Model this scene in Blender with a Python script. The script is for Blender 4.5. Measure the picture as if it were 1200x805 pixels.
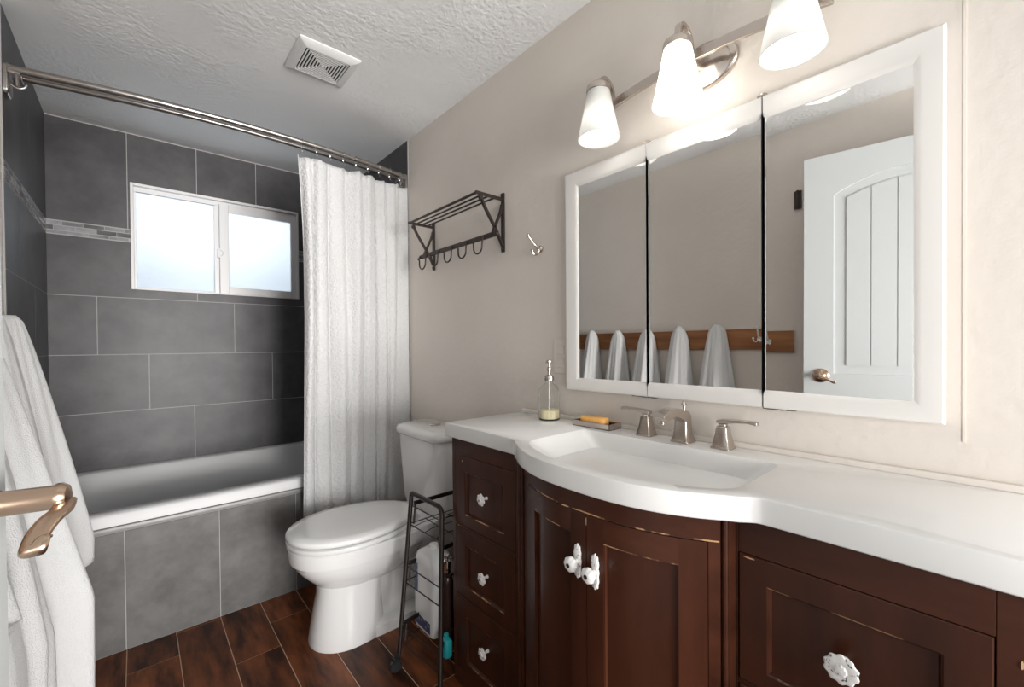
import bpy, math, random
from mathutils import Vector, Matrix, noise
PI = math.pi
sc = bpy.context.scene
for o in list(bpy.data.objects):
    bpy.data.objects.remove(o)
COL = sc.collection

# ------------------------------------------------------------------ camera, world, lights, exposure
R_, L_, B_, S_, ZC = 1.178, -0.335, 3.129, 2.247, 2.345      # right / left / back wall, tub apron, ceiling
YF = -0.14                                                   # front wall (the camera stands in its doorway)
yaw, pitch, roll, f_px, cy, ch = 0.7192, 0.0102, 0.0079, 502.71, 409.887, 1.1747
s, c = math.sin(yaw), math.cos(yaw)
fw0, rt0 = Vector((s, c, 0)), Vector((c, -s, 0))
fw = fw0 * math.cos(pitch) - Vector((0, 0, 1)) * math.sin(pitch)
up0 = fw0 * math.sin(pitch) + Vector((0, 0, 1)) * math.cos(pitch)
rt = rt0 * math.cos(roll) - up0 * math.sin(roll)
up = up0 * math.cos(roll) + rt0 * math.sin(roll)
cam = bpy.data.cameras.new('camera'); co = bpy.data.objects.new('camera', cam); COL.objects.link(co)
m = Matrix.Identity(4)
for i in range(3):
    m[i][0], m[i][1], m[i][2] = rt[i], up[i], -fw[i]
m[2][3] = ch
co.matrix_world = m
cam.sensor_width = 36; cam.lens = f_px / 1200 * 36; cam.shift_y = (cy - 402.5) / 1200; cam.clip_start = 0.01
sc.camera = co
sc.view_settings.view_transform = 'Standard'; sc.view_settings.look = 'None'
sc.view_settings.gamma = 1; sc.view_settings.use_curve_mapping = False
sc.view_settings.exposure = 0.64
W = bpy.data.worlds.new('world'); sc.world = W; W.use_nodes = True
W.node_tree.nodes['Background'].inputs[0].default_value = (0.93, 0.96, 1, 1)
W.node_tree.nodes['Background'].inputs[1].default_value = 0.28

def light(kind, name, loc, energy, color=(1, 1, 1), size=None, target=None, size_y=None):
    l = bpy.data.lights.new(name, kind); o = bpy.data.objects.new(name, l); COL.objects.link(o)
    o.location = loc; l.energy = energy; l.color = color
    if kind == 'AREA':
        l.size = size
        if size_y: l.shape = 'RECTANGLE'; l.size_y = size_y
    elif size: l.shadow_soft_size = size
    if target:
        o.rotation_euler = (Vector(target) - Vector(loc)).to_track_quat('-Z', 'Y').to_euler()
    return o
light('AREA', 'daylight_outside_window', (0.4, B_ + 0.42, 1.95), 10, (0.94, 0.965, 1.0), 0.95, (0.4, B_, 1.78), 0.62)
light('AREA', 'added_fill_far_behind', (0.9, -8.0, 0.8), 680, (1, 0.985, 0.965), 3.4, (0.35, 2.0, 1.45), 2.6)  # added soft fill far behind the camera to flatten the light; no real window

light('AREA', 'added_fill_up_forward', (0.30, -0.80, 1.10), 12.5, (1, 0.98, 0.955), 0.5, (0.30, 2.4, 2.5))  # invented fill lamp behind the camera, aimed up and forward to brighten the ceiling

# ------------------------------------------------------------------ node materials
def mat(name, color, rough=0.5, metal=0.0, spec=0.5, noise_amt=0.0, noise_scale=5.0, bump=0.0, bump_scale=60.0,
        coat=0.0, trans=0.0, ior=1.45, color2=None, stretch=(1, 1, 1), sss=0.0, detail=5, lo=0.35, hi=0.65, tint=0.0, emit=None):
    m = bpy.data.materials.new(name); m.use_nodes = True
    nt = m.node_tree; N = nt.nodes; K = nt.links; b = N['Principled BSDF']
    b.inputs['Base Color'].default_value = (*color, 1); b.inputs['Roughness'].default_value = rough
    b.inputs['Metallic'].default_value = metal; b.inputs['IOR'].default_value = ior
    b.inputs['Specular IOR Level'].default_value = spec
    b.inputs['Coat Weight'].default_value = coat; b.inputs['Transmission Weight'].default_value = trans
    if sss: b.inputs['Subsurface Weight'].default_value = sss
    if emit: b.inputs['Emission Color'].default_value = (*emit[0], 1); b.inputs['Emission Strength'].default_value = emit[1]
    tc = N.new('ShaderNodeTexCoord'); mp = N.new('ShaderNodeMapping'); K.new(tc.outputs['Object'], mp.inputs[0])
    mp.inputs['Scale'].default_value = stretch
    vec = mp.outputs[0]
    if tint:
        at = N.new('ShaderNodeAttribute'); at.attribute_name = 'tint'
        ad = N.new('ShaderNodeVectorMath'); ad.operation = 'MULTIPLY_ADD'
        K.new(at.outputs['Vector'], ad.inputs[0]); ad.inputs[1].default_value = (13, 7, 5); K.new(mp.outputs[0], ad.inputs[2]); vec = ad.outputs[0]
    if color2:
        n = N.new('ShaderNodeTexNoise'); n.inputs['Scale'].default_value = noise_scale; n.inputs['Detail'].default_value = detail
        n.inputs['Roughness'].default_value = 0.62
        K.new(vec, n.inputs['Vector'])
        r = N.new('ShaderNodeMapRange'); r.inputs[1].default_value = lo; r.inputs[2].default_value = hi; K.new(n.outputs['Fac'], r.inputs[0])
        mx = N.new('ShaderNodeMix'); mx.data_type = 'RGBA'
        mx.inputs['A'].default_value = (*color, 1); mx.inputs['B'].default_value = (*color2, 1)
        K.new(r.outputs[0], mx.inputs['Factor']); res = mx.outputs['Result']
        if tint:
            sx = N.new('ShaderNodeSeparateXYZ'); K.new(at.outputs['Vector'], sx.inputs[0])
            mr = N.new('ShaderNodeMapRange'); mr.inputs[3].default_value = 1 - tint; mr.inputs[4].default_value = 1 + tint; K.new(sx.outputs[0], mr.inputs[0])
            vm = N.new('ShaderNodeVectorMath'); vm.operation = 'SCALE'; K.new(res, vm.inputs[0]); K.new(mr.outputs[0], vm.inputs['Scale']); res = vm.outputs[0]
        K.new(res, b.inputs['Base Color'])
    if bump:
        n2 = N.new('ShaderNodeTexNoise'); n2.inputs['Scale'].default_value = bump_scale; n2.inputs['Detail'].default_value = 4
        K.new(vec, n2.inputs['Vector'])
        bp = N.new('ShaderNodeBump'); bp.inputs['Strength'].default_value = bump; bp.inputs['Distance'].default_value = 0.004
        K.new(n2.outputs['Fac'], bp.inputs['Height']); K.new(bp.outputs[0], b.inputs['Normal'])
    return m

M_wall = mat('beige_paint', (0.70, 0.64, 0.58), 0.5, spec=0.3, color2=(0.735, 0.68, 0.625), noise_scale=1.6, bump=0.35, bump_scale=38)
M_ceil = mat('ceiling_paint', (0.83, 0.83, 0.83), 0.75, color2=(0.87, 0.87, 0.865), noise_scale=2.2, bump=1.0, bump_scale=62)
[n for n in M_ceil.node_tree.nodes if n.type == 'BUMP'][0].inputs['Distance'].default_value = 0.0045
def ceiling_patches(m):
    nt = m.node_tree; N = nt.nodes; K = nt.links
    bp = [n for n in N if n.type == 'BUMP'][0]; nz = bp.inputs['Height'].links[0].from_node
    tc = [n for n in N if n.type == 'TEX_COORD'][0]
    big = N.new('ShaderNodeTexNoise'); big.inputs['Scale'].default_value = 2.1; K.new(tc.outputs['Object'], big.inputs['Vector'])
    r = N.new('ShaderNodeMapRange'); r.inputs[1].default_value = 0.42; r.inputs[2].default_value = 0.6; r.inputs[3].default_value = 0.12; K.new(big.outputs['Fac'], r.inputs[0])
    mu = N.new('ShaderNodeMath'); mu.operation = 'MULTIPLY'; K.new(nz.outputs['Fac'], mu.inputs[0]); K.new(r.outputs[0], mu.inputs[1])
    K.new(mu.outputs[0], bp.inputs['Height'])
ceiling_patches(M_ceil)
M_tile = mat('slate_grey_tile', (0.060, 0.057, 0.060), 0.42, spec=0.4, color2=(0.104, 0.099, 0.101), noise_scale=6.5, detail=12, lo=0.34, hi=0.68, bump=0.12, bump_scale=30, tint=0.10)
M_tile_apron = mat('mid_grey_tile', (0.100, 0.096, 0.093), 0.42, spec=0.4, color2=(0.160, 0.155, 0.150), noise_scale=8, detail=13, lo=0.36, hi=0.66, bump=0.1, bump_scale=40, tint=0.06)
M_tile_trim = mat('grey_bullnose_tile', (0.22, 0.215, 0.21), 0.35, color2=(0.27, 0.265, 0.26), noise_scale=6)
M_grout = mat('pale_grout', (0.42, 0.41, 0.40), 0.85)
M_mosaic = mat('grey_mosaic_glass', (0.13, 0.13, 0.135), 0.18, spec=0.6, color2=(0.30, 0.30, 0.31), noise_scale=9, tint=0.5)
M_floor = mat('brown_wood_look_tile', (0.038, 0.0115, 0.0055), 0.36, spec=0.3, color2=(0.25, 0.078, 0.026), noise_scale=6, stretch=(3.0, 0.6, 1), detail=9, lo=0.38, hi=0.72, bump=0.12, bump_scale=30, tint=0.4)
M_fgrout = mat('tan_grout', (0.62, 0.44, 0.30), 0.8)
M_white_gloss = mat('white_acrylic', (0.71, 0.71, 0.715), 0.5, spec=0.3)
M_porc = mat('white_porcelain', (0.83, 0.825, 0.82), 0.10, coat=0.6)
M_seat = mat('white_seat_plastic', (0.84, 0.84, 0.835), 0.16, coat=0.3)
M_counter = mat('white_cultured_marble', (0.79, 0.78, 0.765), 0.2, coat=0.2)
M_frame = mat('white_painted_wood', (0.76, 0.735, 0.705), 0.38, coat=0.1, bump=0.1, bump_scale=25)
M_door = mat('white_door_paint', (0.56, 0.58, 0.58), 0.4, bump=0.05, bump_scale=60)
M_vinyl = mat('white_vinyl', (0.74, 0.73, 0.73), 0.35)
M_mirror = mat('mirror_silver', (0.93, 0.935, 0.93), 0.006, metal=1)
M_nickel = mat('brushed_nickel', (0.56, 0.50, 0.45), 0.24, metal=1, bump=0.04, bump_scale=200)
M_rod = mat('satin_steel_rod', (0.43, 0.40, 0.38), 0.3, metal=1)
M_bronze = mat('satin_bronze_nickel', (0.50, 0.36, 0.265), 0.27, metal=1)
M_chrome = mat('chrome', (0.75, 0.75, 0.75), 0.08, metal=1)
M_iron = mat('dark_brown_iron', (0.055, 0.042, 0.038), 0.42, metal=0.6)
M_cart = mat('bronze_black_steel', (0.035, 0.027, 0.024), 0.35, metal=0.5)
M_black = mat('black_rubber', (0.012, 0.012, 0.013), 0.45)
M_dark = mat('dark_gap', (0.02, 0.018, 0.017), 0.8)
M_wood = mat('dark_cherry_wood', (0.030, 0.0092, 0.005), 0.34, spec=0.3, color2=(0.080, 0.025, 0.012), noise_scale=7, stretch=(1.2, 1.2, 0.25), detail=8, lo=0.3, hi=0.75, coat=0.06)
M_woodh = mat('dark_cherry_wood_rail', (0.032, 0.0098, 0.0054), 0.34, spec=0.3, color2=(0.086, 0.027, 0.013), noise_scale=7, stretch=(1.2, 0.3, 1.4), detail=8, lo=0.3, hi=0.75, coat=0.06)
M_worn = mat('worn_cherry_edge', (0.045, 0.016, 0.009), 0.4, color2=(0.52, 0.30, 0.15), noise_scale=16, detail=3, lo=0.50, hi=0.60)
M_oak = mat('stained_oak_board', (0.22, 0.085, 0.030), 0.4, color2=(0.40, 0.17, 0.065), noise_scale=9, stretch=(1, 0.3, 3), detail=8)
M_knob = mat('white_ceramic', (0.86, 0.84, 0.82), 0.15, coat=0.6)
M_knobd = mat('distressed_white_iron', (0.82, 0.80, 0.78), 0.35, color2=(0.10, 0.08, 0.07), noise_scale=160, detail=2, lo=0.60, hi=0.66)
M_towel = mat('white_terry_towel', (0.80, 0.80, 0.80), 0.95, spec=0.1, bump=1.0, bump_scale=420)
M_towelb = mat('pale_blue_grey_towel', (0.66, 0.70, 0.745), 0.95, spec=0.1, bump=1.0, bump_scale=420)
M_curtain = mat('white_waffle_cotton', (0.67, 0.67, 0.67), 0.9, spec=0.1, bump=0.6, bump_scale=110, sss=0.0)
M_soap = mat('orange_soap', (0.90, 0.42, 0.10), 0.35, sss=0.2, color2=(0.92, 0.50, 0.16), noise_scale=20)
M_liquid = mat('cream_liquid', (0.88, 0.78, 0.52), 0.3)
M_clear = mat('clear_glass', (0.97, 0.98, 0.97), 0.02, trans=1.0, ior=1.12)
M_tube = mat('clear_plastic_tube', (0.85, 0.84, 0.8), 0.3)
M_jug = mat('white_plastic', (0.80, 0.80, 0.80), 0.3)
M_label = mat('navy_label', (0.03, 0.05, 0.13), 0.4, color2=(0.30, 0.32, 0.38), noise_scale=60, detail=1, lo=0.58, hi=0.62)
M_brownp = mat('dark_brown_plastic', (0.035, 0.018, 0.014), 0.25)
M_teal = mat('teal_plastic', (0.02, 0.38, 0.42), 0.3)
M_mat = mat('dark_grey_bath_mat', (0.10, 0.10, 0.11), 0.95, bump=1, bump_scale=200)
M_vent = mat('vent_plastic', (0.72, 0.72, 0.71), 0.45)
M_caulk = mat('white_caulk', (0.72, 0.71, 0.70), 0.5)
M_crack = mat('dark_crack', (0.06, 0.045, 0.04), 0.9)

def shade_mat(name, e, g=0.93):
    m = bpy.data.materials.new(name); m.use_nodes = True; N = m.node_tree.nodes; K = m.node_tree.links
    b = N['Principled BSDF']; b.inputs['Base Color'].default_value = (g, g, g * 0.99, 1); b.inputs['Roughness'].default_value = 0.25
    tr = N.new('ShaderNodeBsdfTranslucent'); tr.inputs[0].default_value = (g, g, g * 0.98, 1)
    mx = N.new('ShaderNodeMixShader'); mx.inputs[0].default_value = 0.55
    K.new(b.outputs[0], mx.inputs[1]); K.new(tr.outputs[0], mx.inputs[2]); K.new(mx.outputs[0], N['Material Output'].inputs[0])
    if e:
        b.inputs['Emission Color'].default_value = (1, 0.98, 0.94, 1); b.inputs['Emission Strength'].default_value = e
    return m
M_shade = shade_mat('frosted_lamp_glass', 0.0, 0.80)
M_shade_lit = shade_mat('lit_frosted_lamp_glass', 1.6)
M_bulb = mat('lit_bulb', (1, 1, 1), 0.3, emit=((1, 0.96, 0.9), 6.0))
M_bulb_off = mat('dim_bulb', (0.9, 0.9, 0.9), 0.3, emit=((1, 0.96, 0.9), 0.0))

def pane_mat():
    m = bpy.data.materials.new('frosted_pane'); m.use_nodes = True; N = m.node_tree.nodes; K = m.node_tree.links
    b = N['Principled BSDF']; b.inputs['Base Color'].default_value = (0.6, 0.63, 0.66, 1); b.inputs['Roughness'].default_value = 0.4
    tr = N.new('ShaderNodeBsdfTranslucent'); tr.inputs[0].default_value = (0.60, 0.635, 0.665, 1)
    tc = N.new('ShaderNodeTexCoord'); n = N.new('ShaderNodeTexNoise'); n.inputs['Scale'].default_value = 90; K.new(tc.outputs['Object'], n.inputs['Vector'])
    bp = N.new('ShaderNodeBump'); bp.inputs['Strength'].default_value = 0.5; bp.inputs['Distance'].default_value = 0.003
    K.new(n.outputs['Fac'], bp.inputs['Height']); K.new(bp.outputs[0], tr.inputs['Normal']); K.new(bp.outputs[0], b.inputs['Normal'])
    mx = N.new('ShaderNodeMixShader'); mx.inputs[0].default_value = 0.85
    K.new(b.outputs[0], mx.inputs[1]); K.new(tr.outputs[0], mx.inputs[2]); K.new(mx.outputs[0], N['Material Output'].inputs[0])
    return m
M_pane = pane_mat()

# ------------------------------------------------------------------ mesh helper
class MB:
    def __init__(self): self.v = []; self.f = []; self.mi = []; self.sm = []; self.tint = []
    def add(self, vs, fs, mi=0, smooth=False, tint=0.5):
        o = len(self.v); self.v += [tuple(x) for x in vs]
        for f in fs: self.f.append([o + i for i in f]); self.mi.append(mi); self.sm.append(smooth); self.tint.append(tint)
        return self
    def box(self, x0, x1, y0, y1, z0, z1, mi=0, rot=None, tint=0.5):
        vs = [Vector((x, y, z)) for z in (z0, z1) for y in (y0, y1) for x in (x0, x1)]
        if rot:
            M, piv = rot; piv = Vector(piv); vs = [piv + M @ (v - piv) for v in vs]
        return self.add(vs, [(0, 2, 3, 1), (4, 5, 7, 6), (0, 1, 5, 4), (2, 6, 7, 3), (0, 4, 6, 2), (1, 3, 7, 5)], mi, tint=tint)
    def loft(self, loops, mi=0, smooth=True, cap0=True, cap1=True, close=False, tint=0.5):
        n = len(loops[0]); vs = [p for l in loops for p in l]; fs = []
        k = len(loops)
        for i in range(k if close else k - 1):
            a, b = i * n, ((i + 1) % k) * n
            for j in range(n): fs.append((a + j, a + (j + 1) % n, b + (j + 1) % n, b + j))
        if not close:
            if cap0: fs.append(tuple(range(n))[::-1])
            if cap1: fs.append(tuple((k - 1) * n + j for j in range(n)))
        return self.add(vs, fs, mi, smooth, tint)
    def tube(self, pts, r, n=10, mi=0, close=False, cap=True, flat=None):
        pts = [Vector(p) for p in pts]; k = len(pts)
        rs = r if isinstance(r, (list, tuple)) else [r] * k
        tans = []
        for i in range(k):
            a = pts[(i - 1) % k] if (close or i > 0) else pts[i]; b = pts[(i + 1) % k] if (close or i < k - 1) else pts[i]
            tans.append((b - a).normalized())
        nrm = tans[0].orthogonal().normalized()
        if flat: nrm = (Vector(flat[0]) - tans[0] * tans[0].dot(Vector(flat[0]))).normalized()
        loops = []
        for i in range(k):
            t = tans[i]
            if flat:
                u = Vector(flat[0]); nrm = (u - t * u.dot(t)).normalized()
            else:
                nrm = (nrm - t * nrm.dot(t)).normalized()
            bn = t.cross(nrm)
            a, b = (rs[i], rs[i]) if not flat else (rs[i] * flat[1], rs[i] * flat[2])
            if flat and len(flat) > 3:     # rectangular section
                q = [(1, 1), (-1, 1), (-1, -1), (1, -1)]
                loops.append([pts[i] + nrm * a * p + bn * b * w for p, w in q])
            else:
                loops.append([pts[i] + nrm * a * math.cos(2 * PI * j / n) + bn * b * math.sin(2 * PI * j / n) for j in range(n)])
        return self.loft(loops, mi, not (flat and len(flat) > 3), cap, cap, close)
    def lathe(self, prof, center=(0, 0, 0), n=28, mi=0, axis=(0, 0, 1), lobes=None, capb=True, capt=True):
        ax = Vector(axis).normalized(); q = Vector((0, 0, 1)).rotation_difference(ax); c0 = Vector(center)
        loops = []
        for r, z in prof:
            loops.append([c0 + q @ Vector((r * (1 + (lobes[1] * math.cos(lobes[0] * 2 * PI * j / n) if lobes else 0)) * math.cos(2 * PI * j / n),
                                           r * (1 + (lobes[1] * math.cos(lobes[0] * 2 * PI * j / n) if lobes else 0)) * math.sin(2 * PI * j / n), z)) for j in range(n)])
        return self.loft(loops, mi, True, capb, capt)
    def sphere(self, c0, r, mi=0, n=14, sc=(1, 1, 1)):
        prof = [(max(1e-5, math.sin(PI * i / n)) , -math.cos(PI * i / n)) for i in range(n + 1)]
        loops = [[(c0[0] + r * sc[0] * a * math.cos(2 * PI * j / (2 * n)), c0[1] + r * sc[1] * a * math.sin(2 * PI * j / (2 * n)), c0[2] + r * sc[2] * z) for j in range(2 * n)] for a, z in prof]
        return self.loft(loops, mi, True)
    def build(self, name, mats, parent=None, bevel=0, seg=2, sharp=35, subsurf=0, solid=None):
        if not isinstance(mats, (list, tuple)): mats = [mats]
        me = bpy.data.meshes.new(name); me.from_pydata(self.v, [], self.f); me.update()
        for mm in mats: me.materials.append(mm)
        me.polygons.foreach_set('material_index', self.mi); me.polygons.foreach_set('use_smooth', self.sm if not bevel else [True] * len(self.sm))
        if len(set(self.tint)) > 1:
            at = me.attributes.new('tint', 'FLOAT_VECTOR', 'FACE')
            for i, t in enumerate(self.tint):
                rr = random.Random(int(t * 99991)); at.data[i].vector = (t, rr.random(), rr.random())
        me.validate(); me.set_sharp_from_angle(angle=math.radians(sharp))
        o = bpy.data.objects.new(name, me); COL.objects.link(o)
        if parent: o.parent = parent; o.matrix_parent_inverse = parent_inv(parent)
        if solid: q = o.modifiers.new('solid', 'SOLIDIFY'); q.thickness = solid; q.offset = 0
        if subsurf: q = o.modifiers.new('sub', 'SUBSURF'); q.levels = subsurf; q.render_levels = subsurf
        if bevel:
            q = o.modifiers.new('bevel', 'BEVEL'); q.width = bevel; q.segments = seg; q.limit_method = 'ANGLE'; q.angle_limit = math.radians(40)
            q.harden_normals = True
        return o
def world_mat(o):
    m = Matrix.LocRotScale(o.location, o.rotation_euler, o.scale)
    return (world_mat(o.parent) @ o.matrix_parent_inverse @ m) if o.parent else m
def parent_inv(p): return world_mat(p).inverted()

def tag(o, label=None, cat=None, group=None, kind=None):
    if label: o['label'] = label
    if cat: o['category'] = cat
    if group: o['group'] = group
    if kind: o['kind'] = kind
    return o
def thing(name, label, cat, loc, group=None, kind=None):
    o = bpy.data.objects.new(name, None); COL.objects.link(o); o.location = loc; o.empty_display_size = 0.05
    return tag(o, label, cat, group, kind)
def copy_tree(o, parent=None):
    n = o.copy(); COL.objects.link(n)
    if parent: n.parent = parent
    for ch_ in o.children: copy_tree(ch_, n)
    return n
def arc(c0, r, a0, a1, n, ax=('x', 'z')):
    out = []
    for i in range(n + 1):
        a = a0 + (a1 - a0) * i / n; d = {'x': 0, 'y': 0, 'z': 0}; d[ax[0]] = r * math.cos(a); d[ax[1]] = r * math.sin(a)
        out.append(Vector((c0[0] + d['x'], c0[1] + d['y'], c0[2] + d['z'])))
    return out
def smooth_path(P, n=6):
    P = [Vector(p) for p in P]; out = []
    for i in range(len(P) - 1):
        p0 = P[max(i - 1, 0)]; p1 = P[i]; p2 = P[i + 1]; p3 = P[min(i + 2, len(P) - 1)]
        for k in range(n):
            t = k / n
            out.append(0.5 * ((2 * p1) + (-p0 + p2) * t + (2 * p0 - 5 * p1 + 4 * p2 - p3) * t * t + (-p0 + 3 * p1 - 3 * p2 + p3) * t ** 3))
    out.append(P[-1]); return out

# ------------------------------------------------------------------ room shell
G = 0.0035                       # grout width
WX0, WX1, WZ0, WZ1 = -0.016, 0.830, 1.497, 2.078     # window opening
rnd = random.Random(3)
# floor planks
fl = MB(); fl.box(L_ - 0.1, R_ + 0.1, -1.6, B_, -0.05, -0.0008, 1)
phase = {-2: 1.75, -1: 1.98, 0: 2.071, 1: 1.62, 2: 1.868, 3: 2.052, 4: 1.70, 5: 1.90, 6: 2.0, 7: 1.7, 8: 1.85}
for i in range(-3, 9):
    x0 = -0.042 + 0.152 * i; x1 = x0 + 0.152
    ph = phase.get(i, 1.9); y = ph - 0.612 * 6
    while y < S_ + 0.05:
        a, b = max(x0, L_ - 0.09) + 0.0014, min(x1, R_ + 0.09) - 0.0014
        ya, yb = max(y, -1.59) + 0.0014, min(y + 0.612, S_ + 0.04) - 0.0014
        if b - a > 0.01 and yb - ya > 0.01:
            fl.box(a, b, ya, yb, -0.0008, 0.0, 0, tint=rnd.random())
        y += 0.612
tag(fl.build('floor', [M_floor, M_fgrout]), 'dark brown wood-look plank tile floor with tan grout lines', kind='structure')
cl = MB(); cl.box(L_ - 0.1, R_ + 0.1, YF - 0.1, B_ + 0.12, ZC, ZC + 0.08)
tag(cl.build('ceiling', M_ceil), 'pale textured ceiling with smeared patches', kind='structure')

def tile_rects(mb, plane, rects, holes=(), mi=0, depth=0.004):
    """rects (u0,u1,z0,z1); plane gives a function to place boxes."""
    for (u0, u1, z0, z1) in rects:
        parts = [(u0, u1, z0, z1)]
        for (h0, h1, g0, g1) in holes:
            nxt = []
            for (a, b, d, e) in parts:
                if b <= h0 or a >= h1 or e <= g0 or d >= g1: nxt.append((a, b, d, e)); continue
                if a < h0: nxt.append((a, h0, d, e))
                if b > h1: nxt.append((h1, b, d, e))
                m0, m1 = max(a, h0), min(b, h1)
                if d < g0: nxt.append((m0, m1, d, g0))
                if e > g1: nxt.append((m0, m1, g1, e))
            parts = nxt
        t = rnd.random()
        for (a, b, d, e) in parts:
            if b - a < 0.008 or e - d < 0.008: continue
            plane(mb, a + (G / 2 if a == u0 else 0), b - (G / 2 if b == u1 else 0), d + (G / 2 if d == z0 else 0), e - (G / 2 if e == z1 else 0), mi, t)
def row(x0, x1, j, w, z0, z1):
    out = []; k = j - math.ceil((j - x0) / w + 1) * w
    while k < x1:
        a, b = max(k, x0), min(k + w, x1)
        if b - a > 0.006: out.append((a, b, z0, z1))
        k += w
    return out
zA = 1.4488; zBd0, zBd1 = 1.752, 1.822
def mosaic_rows(u0, u1):
    out = []; hs = [(zBd0 + 0.003, zBd0 + 0.019), (zBd0 + 0.021, zBd0 + 0.045), (zBd0 + 0.047, zBd1 - 0.003)]
    for k, (a, b) in enumerate(hs): out += row(u0, u1, u0 + 0.03 * k, 0.078, a, b)
    return out
def back_plane(mb, a, b, d, e, mi, t): mb.box(a, b, B_ - 0.004, B_ + 0.01, d, e, mi, tint=t)
bw = MB()
for (x0, x1, z0, z1) in [(L_ - 0.1, WX0, 0, ZC), (WX1, R_ + 0.1, 0, ZC), (WX0, WX1, 0, WZ0), (WX0, WX1, WZ1, ZC)]:
    bw.box(x0, x1, B_ - 0.0025, B_ + 0.10, z0, z1, 1)
hole = [(WX0, WX1, WZ0, WZ1)]
tile_rects(bw, back_plane, row(L_, R_, -0.0263, 0.305, zBd1, ZC - 0.004), hole)
tile_rects(bw, back_plane, row(L_, R_, 0.2755, 0.6115, zA, zBd0), hole)
tile_rects(bw, back_plane, row(L_, R_, -0.1529, 0.6115, zA - 0.3065, zA))
tile_rects(bw, back_plane, row(L_, R_, 0.0531, 0.6115, zA - 0.613, zA - 0.3065))
tile_rects(bw, back_plane, row(L_, R_, 0.2535, 0.6115, 0.50, zA - 0.613))
G = 0.002
tile_rects(bw, back_plane, mosaic_rows(L_, R_), hole, 2)
G = 0.0035
tag(bw.build('wall_back', [M_tile, M_grout, M_mosaic]), 'charcoal tiled wall around the window', kind='structure')

def side_wall(name, X, sgn, label):
    mb = MB()
    # plaster part, then grout bed and tiles in the tub alcove
    a, b = (X, X + 0.12) if sgn > 0 else (X - 0.12, X)
    mb.box(a, b, YF - 0.12, B_, 0, ZC, 0)
    g0, g1 = (X - 0.0045, X) if sgn > 0 else (X, X + 0.0045)
    mb.box(g0, g1, S_ - 0.02, B_ - 0.003, 0.0, ZC, 1)
    def pl(mb_, u0, u1, z0, z1, mi, t):
        p0, p1 = (X - 0.006, X) if sgn > 0 else (X, X + 0.006)
        mb_.box(p0, p1, u0, u1, z0, z1, mi, tint=t)
    y0, y1 = S_ - 0.02, B_ - 0.005
    tile_rects(mb, pl, row(y0, y1, y1 - 0.42, 0.61, zBd1, ZC - 0.002), (), 2)
    tile_rects(mb, pl, row(y0, y1, y1 - 0.05, 0.6115, zA, zBd0), (), 2)
    tile_rects(mb, pl, row(y0, y1, y1 - 0.35, 0.6115, zA - 0.3065, zA), (), 2)
    tile_rects(mb, pl, row(y0, y1, y1 - 0.18, 0.6115, zA - 0.613, zA - 0.3065), (), 2)
    tile_rects(mb, pl, row(y0, y1, y1 - 0.42, 0.6115, 0.50, zA - 0.613), (), 2)
    tile_rects(mb, pl, mosaic_rows(y0, y1), (), 3)
    return mb
wl = side_wall('wall_left', L_, -1, '')
tag(wl.build('wall_left', [M_wall, M_grout, M_tile, M_mosaic]), 'left wall, beige paint then charcoal tile beside the tub', kind='structure')
wr = side_wall('wall_right', R_, 1, '')
# old plaster seam round the cabinet (a shallow ridge in the paint)
for (ya, yb, za, zb) in [(0.045, 0.049, 0.985, 1.86)]:
    wr.box(R_ - 0.0022, R_ + 0.01, ya, yb, za, zb, 0)
tag(wr.build('wall_right', [M_wall, M_grout, M_tile, M_mosaic]), 'beige painted wall behind the sink and toilet', kind='structure')
dc = MB()
for (a, b, z0, z1) in [(0.545, 0.61, 0, 2.14), (-0.32, -0.252, 0, 2.14), (-0.252, 0.545, 2.075, 2.14)]:
    dc.box(a, b, YF - 0.125, YF + 0.012, z0, z1)
tag(dc.build('trim_1', M_door, bevel=0.003), 'white casing of the doorway', kind='structure')

# apron of the tub
ap = MB(); ap.box(L_, R_, S_ + 0.001, S_ + 0.05, 0, 0.4665, 1)
def ap_plane(mb, a, b, d, e, mi, t): mb.box(a, b, S_ - 0.004, S_ + 0.01, d, e, mi, tint=t)
tile_rects(ap, ap_plane, row(L_ + 0.001, R_ - 0.001, -0.0436, 0.3068, 0.0015, 0.4665), (), 0)
prof = [(S_ - 0.004, 0.4685), (S_ - 0.006, 0.478), (S_ - 0.003, 0.487), (S_ + 0.004, 0.4905), (S_ + 0.05, 0.4905), (S_ + 0.05, 0.4685)]
ap.loft([[(x, y, z) for y, z in prof] for x in (L_ + 0.001, R_ - 0.001)], 2, False)
tag(ap.build('wall_apron', [M_tile_apron, M_grout, M_tile_trim]), 'grey tiled apron wall in front of the bathtub', kind='structure')

# window
win = thing('window_1', 'white vinyl sliding window with two frosted panes', 'window', ((WX0 + WX1) / 2, B_, WZ0), kind='structure')
del win['category']
fr = MB(); fw_ = 0.020
def ringbox(mb, x0, x1, z0, z1, w, y0, y1, mi=0, wb=None, wr_=None):
    wb = w if wb is None else wb; wr_ = w if wr_ is None else wr_
    mb.box(x0, x0 + w, y0, y1, z0, z1, mi); mb.box(x1 - wr_, x1, y0, y1, z0, z1, mi)
    mb.box(x0 + w, x1 - wr_, y0, y1, z1 - w, z1, mi); mb.box(x0 + w, x1 - wr_, y0, y1, z0, z0 + wb, mi)
ringbox(fr, WX0, WX1, WZ0, WZ1, 0.014, B_ - 0.012, B_ + 0.08, wb=0.008)
fr.build('window_frame', M_vinyl, win, bevel=0.002)
tr = MB(); tr.box(WX0 + 0.014, WX1 - 0.014, B_ + 0.012, B_ + 0.03, WZ1 - 0.040, WZ1 - 0.014); tr.build('head_track', M_vinyl, win, bevel=0.002)
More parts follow.
